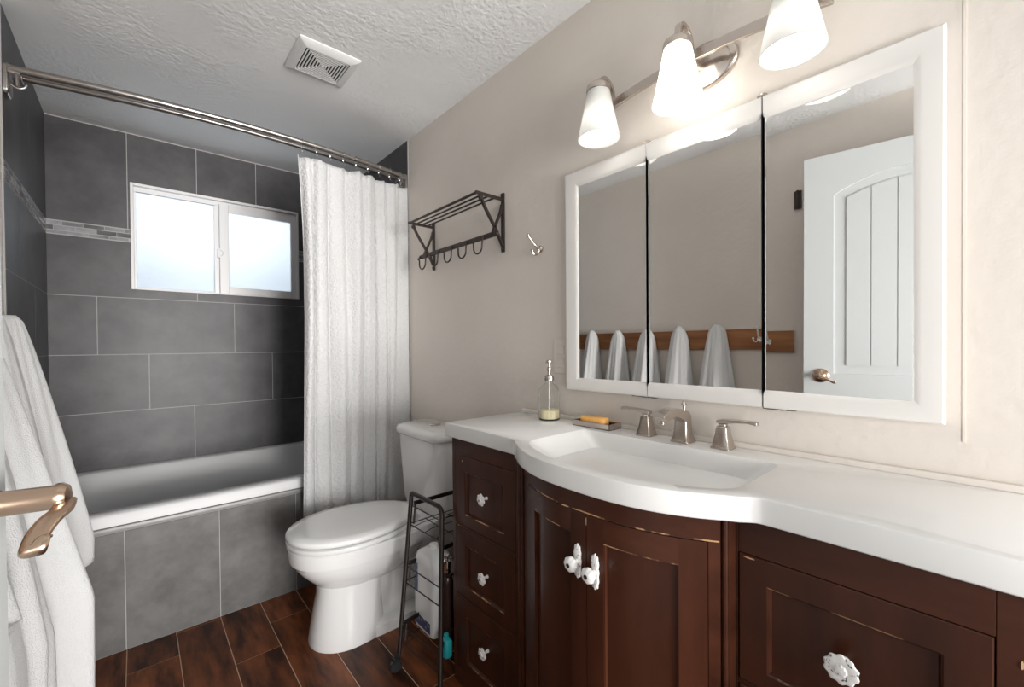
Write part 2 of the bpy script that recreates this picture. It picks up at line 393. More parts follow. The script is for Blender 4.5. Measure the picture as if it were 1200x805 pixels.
s1 = MB(); ringbox(s1, WX0 + 0.014, 0.392, WZ0 + 0.008, WZ1 - 0.03, 0.010, B_ + 0.018, B_ + 0.045, wb=0.008, wr_=0.028)
sa = s1.build('sash', M_vinyl, win, bevel=0.002)
MB().box(WX0 + 0.022, 0.368, B_ + 0.030, B_ + 0.034, WZ0 + 0.012, WZ1 - 0.036).build('pane', M_pane, sa)
s2 = MB(); ringbox(s2, 0.388, WX1 - 0.014, WZ0 + 0.008, WZ1 - 0.03, 0.047, B_ - 0.006, B_ + 0.018, wb=0.040, wr_=0.034)
sb_ = s2.build('sash', M_vinyl, win, bevel=0.003)
MB().box(0.430, WX1 - 0.045, B_ + 0.004, B_ + 0.008, WZ0 + 0.04, WZ1 - 0.07).build('pane', M_pane, sb_)
lk = MB(); lk.box(0.380, 0.392, B_ - 0.012, B_ + 0.018, 1.72, 1.775); lk.tube(arc((0.385, B_ - 0.012, 1.748), 0.02, -PI / 2, PI / 2, 8, ('x', 'z')), 0.003, 6)
lk.build('latch', M_vinyl, win)

# ------------------------------------------------------------------ door (open, beside the camera)
door = thing('door_1', 'white panelled door standing open at the left edge', 'door', (-0.235, -0.085, 0), kind='structure'); del door['category']
ang = math.atan2(0.135, 0.76)                     # local +y runs from the hinge to the free edge
door.rotation_euler = (0, 0, -ang)
DW, DT = 0.762, 0.035
def dl(mb, name, mats, **k):                      # build in door-local coordinates
    o = mb.build(name, mats, None, **k); o.parent = door; return o
db = MB()
def arch(y, y0, y1, z, rise): 
    t = (y - y0) / (y1 - y0) * 2 - 1; return z + rise * (1 - t * t)
st = 0.115
# slab core + frame members standing proud; both faces
db.box(-DT + 0.007, -0.007, 0.001, DW - 0.001, 0.012, 2.066)
for (xa, xb) in ((-0.008, 0.0), (-DT, -DT + 0.008)):
    db.box(xa, xb, 0, st, 0.01, 2.068); db.box(xa, xb, DW - st, DW, 0.01, 2.068)
    db.box(xa, xb, st, DW - st, 0.01, 0.24); db.box(xa, xb, st, DW - st, 0.93, 1.045)
    n = 20
    for k in range(n):
        ya = st + (DW - 2 * st) * k / n; yb = st + (DW - 2 * st) * (k + 1) / n
        z0a, z0b = arch(ya, st, DW - st, 1.875, 0.075), arch(yb, st, DW - st, 1.875, 0.075)
        vs = [(x, y, z) for x in (xa, xb) for (y, z) in ((ya, z0a), (yb, z0b), (yb, 2.068), (ya, 2.068))]
        db.add(vs, [(0, 1, 2, 3), (7, 6, 5, 4), (0, 4, 5, 1), (1, 5, 6, 2), (2, 6, 7, 3), (3, 7, 4, 0)])
dl(db, 'slab', M_door)
for (z0, z1, top) in ((0.29, 0.88, False), (1.085, 1.80, True)):
    pn = MB(); k = 5; y0, y1 = st + 0.045, DW - st - 0.045; w = (y1 - y0) / k
    for i in range(k):
        ya, yb = y0 + i * w + 0.002, y0 + (i + 1) * w - 0.002
        for (xa, xb) in ((-0.0075, -0.003), (-DT + 0.003, -DT + 0.0075)):
            m_ = 4
            for q in range(m_):
                a, b = ya + (yb - ya) * q / m_, ya + (yb - ya) * (q + 1) / m_
                za = arch(a, st, DW - st, 1.83, 0.075) if top else z1
                zb_ = arch(b, st, DW - st, 1.83, 0.075) if top else z1
                vs = [(x, y, z) for x in (xa, xb) for (y, z) in ((a, z0), (b, z0), (b, zb_), (a, za))]
                pn.add(vs, [(0, 1, 2, 3), (7, 6, 5, 4), (0, 4, 5, 1), (1, 5, 6, 2), (2, 6, 7, 3), (3, 7, 4, 0)])
    dl(pn, 'panel', M_door)
hz, hy = 1.035, DW - 0.068
ro = MB(); ro.lathe([(0.033, 0.0), (0.033, 0.004), (0.029, 0.008), (0.022, 0.010), (0.015, 0.013), (0.0125, 0.016), (0.0125, 0.017)], (0.0, hy, hz), 32, axis=(1, 0, 0))
ro.lathe([(0.0125, 0.015), (0.0125, 0.0185), (0.0112, 0.0195), (0.0112, 0.054), (0.0125, 0.056), (0.0125, 0.060), (0.010, 0.064), (0.004, 0.066)], (0, hy, hz), 28, axis=(1, 0, 0))
h_ = dl(ro, 'door_handle', M_bronze)
lv = MB()
pth = smooth_path([(0.061, hy + 0.002, hz - 0.006), (0.062, hy - 0.010, hz - 0.010), (0.058, hy - 0.024, hz - 0.014), (0.055, hy - 0.038, hz - 0.021), (0.055, hy - 0.049, hz - 0.028),
                   (0.057, hy - 0.056, hz - 0.030), (0.061, hy - 0.058, hz - 0.026), (0.063, hy - 0.054, hz - 0.020), (0.064, hy - 0.050, hz - 0.021)], 6)
lv.tube(pth, [0.0092 if i < 26 else max(0.004, 0.0090 - 0.00025 * (i - 26)) for i in range(len(pth))], 14, flat=((1, 0, 0.1), 0.95, 0.5))
lo = lv.build('lever', M_bronze, None); lo.parent = h_
lt = MB(); lt.box(-0.027, -0.008, DW - 0.0005, DW + 0.0015, hz - 0.03, hz + 0.03); lt.box(-0.024, -0.012, DW, DW + 0.009, hz - 0.008, hz + 0.008)
dl(lt, 'latch_plate', M_nickel, bevel=0.001)
for zz in (0.25, 1.02, 1.80):
    hh = MB(); hh.lathe([(0.006, -0.045), (0.006, 0.045)], (0.004, -0.004, zz), 12); hh.box(-0.03, 0.0, -0.002, 0.0005, zz - 0.045, zz + 0.045)
    dl(hh, 'hinge', M_nickel)

# ------------------------------------------------------------------ bathtub
def rrect(x0, x1, y0, y1, r, z, n=12):
    pts = []
    for (cx, cy_, a0) in ((x1 - r, y1 - r, 0), (x0 + r, y1 - r, PI / 2), (x0 + r, y0 + r, PI), (x1 - r, y0 + r, 1.5 * PI)):
        for k in range(n + 1):
            a = a0 + PI / 2 * k / n; pts.append((cx + r * math.cos(a), cy_ + r * math.sin(a), z))
    return pts
tx0, tx1, ty0, ty1 = L_ + 0.008, R_ - 0.008, S_ + 0.002, B_ - 0.006
tub = thing('bathtub', 'white alcove bathtub set behind the grey tiled apron', 'bathtub', (0.42, 2.69, 0.0))
tb = MB()
loops = [rrect(tx0, tx1, ty0 + 0.05, ty1, 0.01, 0.05), rrect(tx0, tx1, ty0 + 0.05, ty1, 0.01, 0.4915), rrect(tx0, tx1, ty0 - 0.002, ty1, 0.006, 0.4915), rrect(tx0, tx1, ty0 - 0.002, ty1, 0.006, 0.528),
         rrect(tx0 + 0.003, tx1 - 0.003, ty0 + 0.006, ty1 - 0.002, 0.008, 0.537),
         rrect(-0.262, 1.105, 2.325, 3.068, 0.085, 0.537), rrect(-0.252, 1.095, 2.335, 3.058, 0.085, 0.530),
         rrect(-0.242, 1.085, 2.343, 3.050, 0.085, 0.505), rrect(-0.215, 1.05, 2.362, 3.032, 0.10, 0.32), rrect(-0.17, 1.00, 2.385, 3.01, 0.12, 0.18),
         rrect(-0.10, 0.93, 2.44, 2.96, 0.12, 0.135)]
tb.loft(loops, 0, True, True, True)
tb.build('tub_shell', M_white_gloss, tub, sharp=50)
dr = MB(); dr.lathe([(0.03, 0.0), (0.03, 0.003), (0.02, 0.005), (0.001, 0.005)], (0.80, 2.70, 0.1352), 20); dr.build('drain', M_chrome, tub)

# ------------------------------------------------------------------ shower rod, rings, curtain
ROD_Z = 2.132
def rod_y(x, off=0.0):
    t = (x - L_) / (R_ - L_) * 2 - 1
    return 2.262 + off - 0.085 * (1 - t * t)
rod = thing('shower_curtain_rod', 'brushed nickel double curved shower rod across the tub', 'curtain rod', (0.42, 2.2, ROD_Z))
for off, za in ((-0.028, 0.0), (0.026, 0.0)):
    t1 = MB(); pts = [(L_ + 0.02 + (0.178 - L_ - 0.02) * i / 14, rod_y(L_ + 0.02 + (0.178 - L_ - 0.02) * i / 14, off), ROD_Z + za) for i in range(15)]
    t1.tube(pts, 0.0130, 16); t1.build('rod_tube', M_rod, rod)
    t2 = MB(); pts = [(0.178 + (R_ - 0.02 - 0.178) * i / 20, rod_y(0.178 + (R_ - 0.02 - 0.178) * i / 20, off), ROD_Z + za) for i in range(21)]
    t2.tube(pts, 0.0112, 16); t2.build('rod_tube', M_rod, rod)
for X, sg in ((L_ + 0.006, 1), (R_ - 0.006, -1)):
    fl_ = MB(); yc = 2.262
    lp = []
    for dx, k in ((0, 1.0), (0.010, 1.0), (0.014, 0.9)):
        lp.append([(X + sg * dx, yc + y * k, ROD_Z - 0.032 + z * k) for (y, z, _) in rrect(-0.036, 0.036, -0.055, 0.055, 0.018, 0, 5)])
    fl_.loft(lp if sg < 0 else lp, 0, True)
    fl_.box(min(X + sg * 0.012, X + sg * 0.04), max(X + sg * 0.012, X + sg * 0.04), yc - 0.044, yc + 0.042, ROD_Z - 0.016, ROD_Z + 0.010)
    fl_.lathe([(0.006, -0.03), (0.006, 0.03)], (X + sg * 0.028, yc, ROD_Z - 0.012), 10)
    fl_.tube(arc((X + sg * 0.03, yc, ROD_Z - 0.028), 0.02, 0, -PI * 0.9, 8, ('x', 'z')), 0.005, 8)
    fl_.build('wall_flange', M_rod, rod, bevel=0.002)

CX0, CX1 = 0.572, 1.163
NF = 8
def cur_pt(u, v):                                  # u along, v 0 top..1 bottom
    x = CX0 + (CX1 - CX0) * u
    z = 2.073 - v * (2.073 - 0.366 + 0.07 * u)
    amp = 0.016 * (1 - 0.75 * u) + 0.0025 * math.sin(3.1 * u + 1)
    ph_ = NF * 2 * PI * (u + 0.018 * math.sin(5 * u + 2 * v) + 0.03 * (1 - v) * math.sin(9 * u))
    fold = math.sin(ph_) * amp * (0.7 + 0.3 * math.sin(PI * min(1, v * 1.4))) + 0.010 * math.sin(ph_ * 0.37 + 4 * v + 1)
    fine = 0.0022 * math.sin(ph_ * 2.3 + 3 * v)
    y = rod_y(x, -0.028) + 0.004 + fold + fine + 0.01 * v
    lean = (0.028 * math.sin(min(1, v * 3.2) * PI / 2) if u < 0.12 else 0) * (1 - u / 0.12)
    lean -= 0.018 * max(0, v - 0.45) * (1 - u) * 2
    x += lean * 0.9 + 0.006 * math.cos(ph_) + 0.016 * u * min(1, v * 1.5) * (1 if u > 0.8 else 0) * 0.3
    x = min(x, R_ - 0.0095)
    scal = 0.010 * abs(math.sin(PI * u * 8)) if v < 0.03 else 0
    y = min(y, S_ - 0.022)
    return (x, y, z - scal * (1 - v / 0.03 if v < 0.03 else 0))
cu = MB(); nu, nv = 220, 60
vs = [cur_pt(i / nu, j / nv) for j in range(nv + 1) for i in range(nu + 1)]
fs = [(j * (nu + 1) + i, j * (nu + 1) + i + 1, (j + 1) * (nu + 1) + i + 1, (j + 1) * (nu + 1) + i) for j in range(nv) for i in range(nu)]
cu.add(vs, fs, 0, True)
def waffle(m):
    nt = m.node_tree; N = nt.nodes; K = nt.links
    bp = [n for n in N if n.type == 'BUMP'][0]
    nz = bp.inputs['Height'].links[0].from_node
    tc = [n for n in N if n.type == 'TEX_COORD'][0]
    vr = N.new('ShaderNodeTexVoronoi'); vr.inputs['Scale'].default_value = 95; K.new(tc.outputs['Object'], vr.inputs['Vector'])
    ad = N.new('ShaderNodeMath'); ad.operation = 'ADD'; K.new(nz.outputs['Fac'], ad.inputs[0]); K.new(vr.outputs['Distance'], ad.inputs[1]); K.new(ad.outputs[0], bp.inputs['Height'])
waffle(M_curtain); [n for n in M_curtain.node_tree.nodes if n.type == 'BUMP'][0].inputs['Distance'].default_value = 0.006
cuo = cu.build('shower_curtain', M_curtain, solid=0.003)
tag(cuo, 'white waffle-weave shower curtain drawn to the right end of the rod', 'curtain')
ring0 = None
for k in range(9):
    u = (k + 0.25) / 9 + 0.01; x = CX0 + (CX1 - CX0) * min(u, 0.985)
    y = rod_y(x, -0.028)
    if ring0 is None:
        mb = MB(); mb.tube([(0, 0.0165 * math.cos(a), 0.0165 * math.sin(a) * 1.0 - 0.002) for a in [2 * PI * i / 20 for i in range(20)]], 0.0012, 6, close=True)
        mb.tube(smooth_path([(0, 0.0, -0.018), (0, 0.005, -0.032), (0, -0.002, -0.048), (0, -0.008, -0.050), (0, -0.010, -0.043)], 4), 0.0012, 6)
        ring0 = mb.build('curtain_hook', M_chrome); o = ring0
    else: o = copy_tree(ring0)
    o.location = (x, y, ROD_Z)
    tag(o, 'thin metal hook holding the white shower curtain on its rod', 'curtain hook', 'metal hooks along the curtain rod')

# ------------------------------------------------------------------ ceiling exhaust vent
vt = thing('exhaust_fan_grille', 'square off-white exhaust fan grille on the ceiling', 'vent', (0.592, 1.848, ZC))
vx, vy = 0.592, 1.848
gb = MB(); lp = []
for (h, z) in ((0.118, ZC), (0.118, ZC - 0.004), (0.112, ZC - 0.010), (0.084, ZC - 0.017), (0.082, ZC - 0.004)):
    lp.append(rrect(vx - h, vx + h, vy - h, vy + h, 0.006, z, 3))
gb.loft(lp, 0, False, False, False); gb.build('cover', M_vent, vt)
MB().box(vx - 0.083, vx + 0.083, vy - 0.083, vy + 0.083, ZC - 0.006, ZC - 0.0005).build('grille_back', M_dark, vt)
gl = MB()
for k in range(7):
    h = 0.079 - 0.0108 * k; w = 0.0050
    lp = [rrect(vx - h, vx + h, vy - h, vy + h, 0.002, ZC - 0.0135, 2), rrect(vx - h, vx + h, vy - h, vy + h, 0.002, ZC - 0.0165, 2),
          rrect(vx - h + w, vx + h - w, vy - h + w, vy + h - w, 0.001, ZC - 0.0165, 2), rrect(vx - h + w, vx + h - w, vy - h + w, vy + h - w, 0.001, ZC - 0.0135, 2)]
    gl.loft(lp, 0, False, False, False, close=True)
for a_ in (PI / 4, 3 * PI / 4):
    gl.tube([(vx - 0.105 * math.cos(a_), vy - 0.105 * math.sin(a_), ZC - 0.0125), (vx + 0.105 * math.cos(a_), vy + 0.105 * math.sin(a_), ZC - 0.0125)], 0.0012, 4)
gl.box(vx - 0.006, vx + 0.006, vy - 0.006, vy + 0.006, ZC - 0.017, ZC - 0.006)
gl.build('louvre', M_vent, vt)

# ------------------------------------------------------------------ toilet
TY = 1.79
toilet = thing('toilet', 'white two-piece toilet with closed lid, against the wall', 'toilet', (0.83, TY, 0))
def egg(x0, x1, hw, z, back=0.5, n=48, p=1.0, cy_=TY):
    """egg outline: nose at x0, blunt end at x1; widest point at 'back' fraction"""
    xm = x0 + (x1 - x0) * back; pts = []
    for k in range(n):
        a = 2 * PI * k / n; ca, sa_ = math.cos(a), math.sin(a)
        if ca > 0: e = 0.62 if p > 1 else 1.0; x = xm + (x1 - xm) * abs(ca) ** e; y = cy_ + hw * math.copysign(abs(sa_) ** (0.75 if p > 1 else 1), sa_)
        else: x = xm + (xm - x0) * ca; y = cy_ + hw * math.copysign(abs(sa_) ** 0.96, sa_)
        pts.append((x, y, z))
    return pts
bo = MB()
loops = [egg(0.497, 0.785, 0.132, 0.0, 0.5, p=2), egg(0.496, 0.785, 0.133, 0.012, 0.5, p=2), egg(0.504, 0.783, 0.126, 0.06, 0.5, p=2), egg(0.518, 0.782, 0.113, 0.14, 0.5, p=2), egg(0.528, 0.785, 0.105, 0.195, 0.5, p=2),
         egg(0.530, 0.80, 0.104, 0.24, 0.5, p=2)]
bo.loft(loops, 0, True)
loops = [egg(0.535, 0.86, 0.100, 0.222, 0.48, p=2), egg(0.522, 0.88, 0.118, 0.236, 0.46, p=2), egg(0.497, 0.92, 0.143, 0.260, 0.44, p=2), egg(0.468, 0.96, 0.163, 0.292, 0.42, p=2), egg(0.447, 0.985, 0.173, 0.322, 0.42, p=2), egg(0.440, 0.995, 0.177, 0.338, 0.42, p=2),
         egg(0.432, 1.0, 0.184, 0.342, 0.42, p=2), egg(0.430, 1.0, 0.186, 0.350, 0.42, p=2), egg(0.425, 1.0, 0.188, 0.396, 0.42, p=2), egg(0.432, 0.995, 0.182, 0.402, 0.42, p=2)]
bo.loft(loops, 0, True)
bo.build('bowl', M_porc, toilet, sharp=42)
rb = MB()          # rear foot, trapway housing and tank shelf
rb.loft([rrect(0.70, 1.13, TY - 0.130, TY + 0.130, 0.03, 0.0, 5), rrect(0.70, 1.13, TY - 0.129, TY + 0.129, 0.03, 0.040, 5), rrect(0.72, 1.12, TY - 0.112, TY + 0.112, 0.03, 0.052, 5),
         rrect(0.72, 1.11, TY - 0.086, TY + 0.086, 0.02, 0.056, 5), rrect(0.72, 1.10, TY - 0.083, TY + 0.083, 0.02, 0.215, 5), rrect(0.74, 1.12, TY - 0.10, TY + 0.10, 0.03, 0.26, 5), rrect(0.80, 1.15, TY - 0.145, TY + 0.145, 0.03, 0.34, 5),
         rrect(0.83, 1.16, TY - 0.160, TY + 0.160, 0.03, 0.405, 5)], 0, True)
rb.build('pedestal', M_porc, toilet, sharp=40)
tw = MB()
tw.tube(smooth_path([(0.74, TY - 0.064, 0.24), (0.84, TY - 0.066, 0.25), (0.93, TY - 0.064, 0.22), (0.97, TY - 0.064, 0.16), (0.93, TY - 0.064, 0.10), (0.85, TY - 0.064, 0.095)], 6), 0.036, 12); tw.build('trapway', M_porc, toilet)
bc = MB(); bc.sphere((0.93, TY - 0.117, 0.045), 0.014, n=8); bc.build('bolt_cap', M_porc, toilet)
tk = MB()
tk.loft([rrect(0.992, 1.160, TY - 0.170, TY + 0.170, 0.05, 0.405, 7), rrect(0.982, 1.162, TY - 0.180, TY + 0.180, 0.05, 0.45, 7), rrect(0.968, 1.166, TY - 0.191, TY + 0.191, 0.05, 0.70, 7), rrect(0.966, 1.167, TY - 0.192, TY + 0.192, 0.05, 0.757, 7)], 0, True)
tk.build('tank', M_porc, toilet, sharp=60)
tl = MB()
tl.loft([rrect(0.956, 1.170, TY - 0.200, TY + 0.200, 0.055, 0.752, 8), rrect(0.950, 1.171, TY - 0.206, TY + 0.206, 0.06, 0.760, 8), rrect(0.950, 1.171, TY - 0.206, TY + 0.206, 0.06, 0.778, 8), rrect(0.958, 1.169, TY - 0.199, TY + 0.199, 0.055, 0.790, 8), rrect(0.985, 1.15, TY - 0.185, TY + 0.185, 0.05, 0.796, 8)], 0, True)
tl.build('tank_lid', M_porc, toilet, sharp=60)
bt = MB(); bt.lathe([(0.026, 0.0), (0.026, 0.004), (0.022, 0.007), (0.001, 0.007)], (1.075, TY, 0.796), 24); bt.build('flush_button', M_nickel, toilet)
se = MB(); se.loft([egg(0.428, 0.93, 0.187, 0.404, 0.44), egg(0.421, 0.935, 0.191, 0.408, 0.44), egg(0.421, 0.935, 0.191, 0.421, 0.44), egg(0.428, 0.93, 0.187, 0.4235, 0.44), egg(0.445, 0.92, 0.172, 0.424, 0.44)], 0, True)
se.build('seat', M_seat, toilet, sharp=60)
ld = MB(); ld.loft([egg(0.450, 0.92, 0.168, 0.430, 0.44), egg(0.424, 0.94, 0.189, 0.4305, 0.44), egg(0.420, 0.945, 0.192, 0.434, 0.44), egg(0.420, 0.945, 0.192, 0.445, 0.44), egg(0.426, 0.94, 0.187, 0.4515, 0.44), egg(0.47, 0.92, 0.158, 0.4555, 0.44), egg(0.55, 0.85, 0.09, 0.457, 0.44)], 0, True)
ld.build('lid', M_seat, toilet, sharp=60)
for yy in (-0.075, 0.075):
    hg = MB(); hg.lathe([(0.012, -0.022), (0.012, 0.022)], (0.945, TY + yy, 0.422), 12, axis=(0, 1, 0)); hg.box(0.93, 0.96, TY + yy - 0.015, TY + yy + 0.015, 0.400, 0.420)
    hg.build('seat_hinge', M_seat, toilet)

# ------------------------------------------------------------------ vanity cabinet
YM = 0.600
def bow(y, base, depth, half=0.283, p=2.5):
    d = abs(y - YM)
    if d < half: return base - depth * (1 - (d / half) ** p)
    return base
def lerp(a, b, t): return a + (b - a) * t
van = thing('vanity_cabinet', 'dark cherry wood bow-front vanity cabinet with worn edges', 'cabinet', (1.0, 0.6, 0))
FX = 0.832; CB = R_ - 0.004
def cab_front(y): return bow(y, 0.802, 0.080, 0.272, 2.4) if abs(y - YM) < 0.272 else FX
# carcass: bottom, sides, back and frame rails
cbx = MB()
cbx.box(FX + 0.012, CB, 1.254, 1.272, 0.0, 0.858); cbx.box(FX + 0.012, CB, -0.076, -0.058, 0.0, 0.858)
cbx.box(CB - 0.012, CB, -0.058, 1.254, 0.07, 0.858); cbx.box(FX + 0.03, CB - 0.012, -0.058, 1.254, 0.07, 0.088)
cbx.box(FX + 0.03, CB - 0.012, 0.905, 0.92, 0.088, 0.74); cbx.box(FX + 0.03, CB - 0.012, 0.315, 0.33, 0.088, 0.74)
cbx.build('carcass', M_wood, van)
for bay in ([(1.2545, 1.274, 0, 0.8585), (0.905, 0.9385, 0, 0.8585), (0.9385, 1.2545, 0.803, 0.8585), (0.9385, 1.2545, 0.0, 0.055), (0.9385, 1.2545, 0.553, 0.562), (0.9385, 1.2545, 0.308, 0.317)],
            [(0.3205, 0.338, 0, 0.8585), (-0.078, 0.004, 0, 0.8585), (0.004, 0.3205, 0.792, 0.8585), (0.004, 0.3205, 0.0, 0.055), (0.004, 0.3205, 0.548, 0.557), (0.004, 0.3205, 0.308, 0.317)]):
    fx = MB()
    for (ya, yb, za, zb) in bay: fx.box(FX, FX + 0.020, ya, yb, za, zb, 0)
    fx.build('face_frame', [M_woodh], van, bevel=0.0012)
# dark interior behind the gaps
di = MB(); di.box(FX + 0.021, FX + 0.024, 0.93, 1.26, 0.05, 0.81); di.box(FX + 0.021, FX + 0.024, -0.01, 0.31, 0.05, 0.80)
N = 28; 
ys = [YM + 0.262 * (1 - 2 * k / N) for k in range(N + 1)]
di.loft([[(cab_front(y) + 0.026, y, 0.05), (cab_front(y) + 0.029, y, 0.05), (cab_front(y) + 0.029, y, 0.82), (cab_front(y) + 0.026, y, 0.82)] for y in ys], 0, False)
di.build('dark_interior', M_dark, van)
# bow section: rails, stiles (curved prisms)
def curved(mb, ya, yb, za, zb, off0, off1, n=10, mi=0):
    """curved slab between y's: front face offset off0 behind the bow, back face off1"""
    loops = []
    for k in range(n + 1):
        y = lerp(ya, yb, k / n); x = bow(y, 0.802, 0.080, 0.272, 2.4)
        loops.append([(x + off0, y, za), (x + off1, y, za), (x + off1, y, zb), (x + off0, y, zb)])
    mb.loft(loops, mi, False); return mb
br = MB(); curved(br, 0.338, 0.872, 0.8145, 0.8585, 0.002, 0.024, 30); curved(br, 0.338, 0.872, 0.0, 0.055, 0.002, 0.024, 30)
curved(br, 0.338, 0.3545, 0.0545, 0.815, 0.002, 0.024, 3); curved(br, 0.8195, 0.872, 0.0545, 0.815, 0.002, 0.024, 4)
curved(br, 0.339, 0.87, 0.8118, 0.8146, 0.0012, 0.02, 30, 1)
for yy, w in ((0.884, 0.012), (0.3315, 0.0065)):
    br.box(0.803, FX + 0.012, yy - w, yy + w, 0, 0.8585)
    for q in ((-0.006, 0.006) if w > 0.01 else (0.0,)): br.lathe([(0.0052, 0.0), (0.0052, 0.8585)], (0.803, yy + q, 0), 12)
br.box(0.81, FX + 0.01, 0.896, 0.906, 0, 0.8585)
br.build('bow_frame', [M_woodh, M_worn], van)

def knob_round(parent, loc, r=0.0175):
    k = MB(); ax = (-1, 0, 0)
    k.lathe([(0.006, 0), (0.006, 0.002), (0.0045, 0.006), (0.0045, 0.014), (0.007, 0.017)], loc, 16, axis=ax)
    k.lathe([(0.006, 0.016), (r * 0.8, 0.019), (r, 0.023), (r * 0.97, 0.026), (r * 0.7, 0.0285), (r * 0.45, 0.0275), (r * 0.4, 0.030), (0.001, 0.031)], loc, 56, axis=ax, lobes=(7, 0.09), mi=0)
    k.lathe([(0.003, 0.0305), (0.003, 0.033), (0.001, 0.0335)], loc, 10, axis=ax, mi=1)
    o = k.build('knob', [M_knob, M_nickel], parent); tag(o, 'white flower-shaped knob'); return o
def framed_front(name, ya, yb, za, zb, stile, X, parent=van, low=0.016):
    """flat drawer front: frame, sloped worn bevel, recessed panel"""
    mb = MB(); T = 0.018
    def rect(i, x):
        lz = za + (i if i < 0.01 else i - low)
        return [(x, ya + i, lz), (x, yb - i, lz), (x, yb - i, zb - i), (x, ya + i, zb - i)]
    mb.loft([rect(0, X + T), rect(0, X + 0.0015), rect(0.0015, X)], 0, False, True, False)
    mb.loft([rect(0.0015, X), rect(stile, X)], 0, False, False, False)
    L1, L2, L3 = rect(stile, X), rect(stile + 0.0028, X + 0.002), rect(stile + 0.006, X + 0.009)
    for q in range(4): mb.add([L1[q], L1[(q + 1) % 4], L2[(q + 1) % 4], L2[q]], [(0, 1, 2, 3)], 2 if q in (0, 2) else 0)
    mb.loft([L2, L3], 0, False, False, False)
    mb.add(L3, [(0, 1, 2, 3)], 1)
    return mb.build(name, [M_wood, M_wood, M_worn], parent)
for (za, zb, kz) in ((0.562, 0.802, 0.685), (0.3175, 0.5525, 0.432), (0.056, 0.3075, 0.192)):
    d = framed_front('drawer', 0.9400, 1.2530, za + 0.001, zb, 0.054, FX - 0.001)
    knob_round(d, (FX + 0.008, 1.088, kz), 0.0185)
def knob_oval(parent, loc):
    k = MB(); n = 60; lp = []
    for (sc_, x) in ((1, 0.0), (1, -0.002), (0.9, -0.004), (0.5, -0.0055), (0.3, -0.0055)):
        lp.append([(loc[0] + x, loc[1] + sc_ * 0.012 * math.sin(2 * PI * j / n) * (1 + 0.20 * math.cos(4 * PI * j / n) + 0.06 * math.cos(2 * PI * 12 * j / n)),
                    loc[2] + sc_ * 0.037 * math.cos(2 * PI * j / n) * (1 + 0.04 * math.cos(2 * PI * 12 * j / n))) for j in range(n)])
    k.loft(lp, 0, True)
    a = k.build('knob_backplate', M_knobd, parent); tag(a, 'oblong distressed white backplate')
    k = MB(); r = 0.0165
    k.lathe([(0.006, 0.004), (0.005, 0.010), (0.008, 0.014), (r * 0.85, 0.018), (r, 0.023), (r * 0.95, 0.028), (r * 0.7, 0.032), (0.006, 0.0335)], loc, 40, axis=(-1, 0, 0), lobes=(8, 0.04))
    k.lathe([(0.005, 0.0335), (0.004, 0.0345), (0.001, 0.0345)], loc, 12, axis=(-1, 0, 0), mi=1)
    b = k.build('knob', [M_knob, M_dark], parent); tag(b, 'white round knob')
for (za, zb, kz) in ((0.557, 0.7905, 0.671), (0.3175, 0.5475, 0.432), (0.056, 0.3075, 0.192)):
    d = framed_front('drawer', 0.0055, 0.3185, za + 0.001, zb, 0.046, FX - 0.001)
    k = MB(); loc = (FX + 0.008, 0.162, kz)
    k.lathe([(0.006, 0), (0.0045, 0.006), (0.0045, 0.020), (0.008, 0.024)], loc, 16, axis=(-1, 0, 0))
    k.lathe([(0.007, 0.023), (0.019, 0.026), (0.0225, 0.029), (0.021, 0.031), (0.012, 0.033), (0.009, 0.032), (0.007, 0.035), (0.001, 0.036)], loc, 80, axis=(-1, 0, 0), lobes=(10, 0.055))
    tag(k.build('knob', [M_knobd], d), 'lacy white flower knob')
# curved doors
def curved_door(ya, yb, za, zb, st_):
    mb = MB(); X0, X1 = 0.0, 0.020
    curved(mb, ya, ya + st_, za, zb, X0, X1, 4); curved(mb, yb - st_, yb, za, zb, X0, X1, 4)
    curved(mb, ya + st_, yb - st_, zb - st_ - 0.006, zb, X0, X1, 10, 1); curved(mb, ya + st_, yb - st_, za, za + st_ + 0.01, X0, X1, 10, 1)
    curved(mb, ya + st_ - 0.002, yb - st_ + 0.002, za + st_, zb - st_, X0 + 0.009, X1 - 0.002, 10)
    # worn lines on the inner edges
    curved(mb, ya + st_, yb - st_, zb - st_ - 0.0085, zb - st_ - 0.0058, X0 + 0.0008, X1 - 0.004, 10, 2)
    curved(mb, yb - st_ - 0.0022, yb - st_, za + st_, zb - st_ - 0.007, X0 + 0.0012, X1 - 0.004, 2, 0)
    curved(mb, ya + st_, ya + st_ + 0.0022, za + st_, zb - st_ - 0.007, X0 + 0.0012, X1 - 0.004, 2, 0)
    return mb.build('door', [M_wood, M_woodh, M_worn], van)
dl_ = curved_door(0.5885, 0.8185, 0.057, 0.8105, 0.043); dr_ = curved_door(0.356, 0.5865, 0.057, 0.8105, 0.043)
knob_oval(dl_, (bow(0.612, 0.802, 0.080, 0.272, 2.4) - 0.001, 0.610, 0.703)); knob_oval(dr_, (bow(0.563, 0.802, 0.080, 0.272, 2.4) - 0.001, 0.563, 0.697))
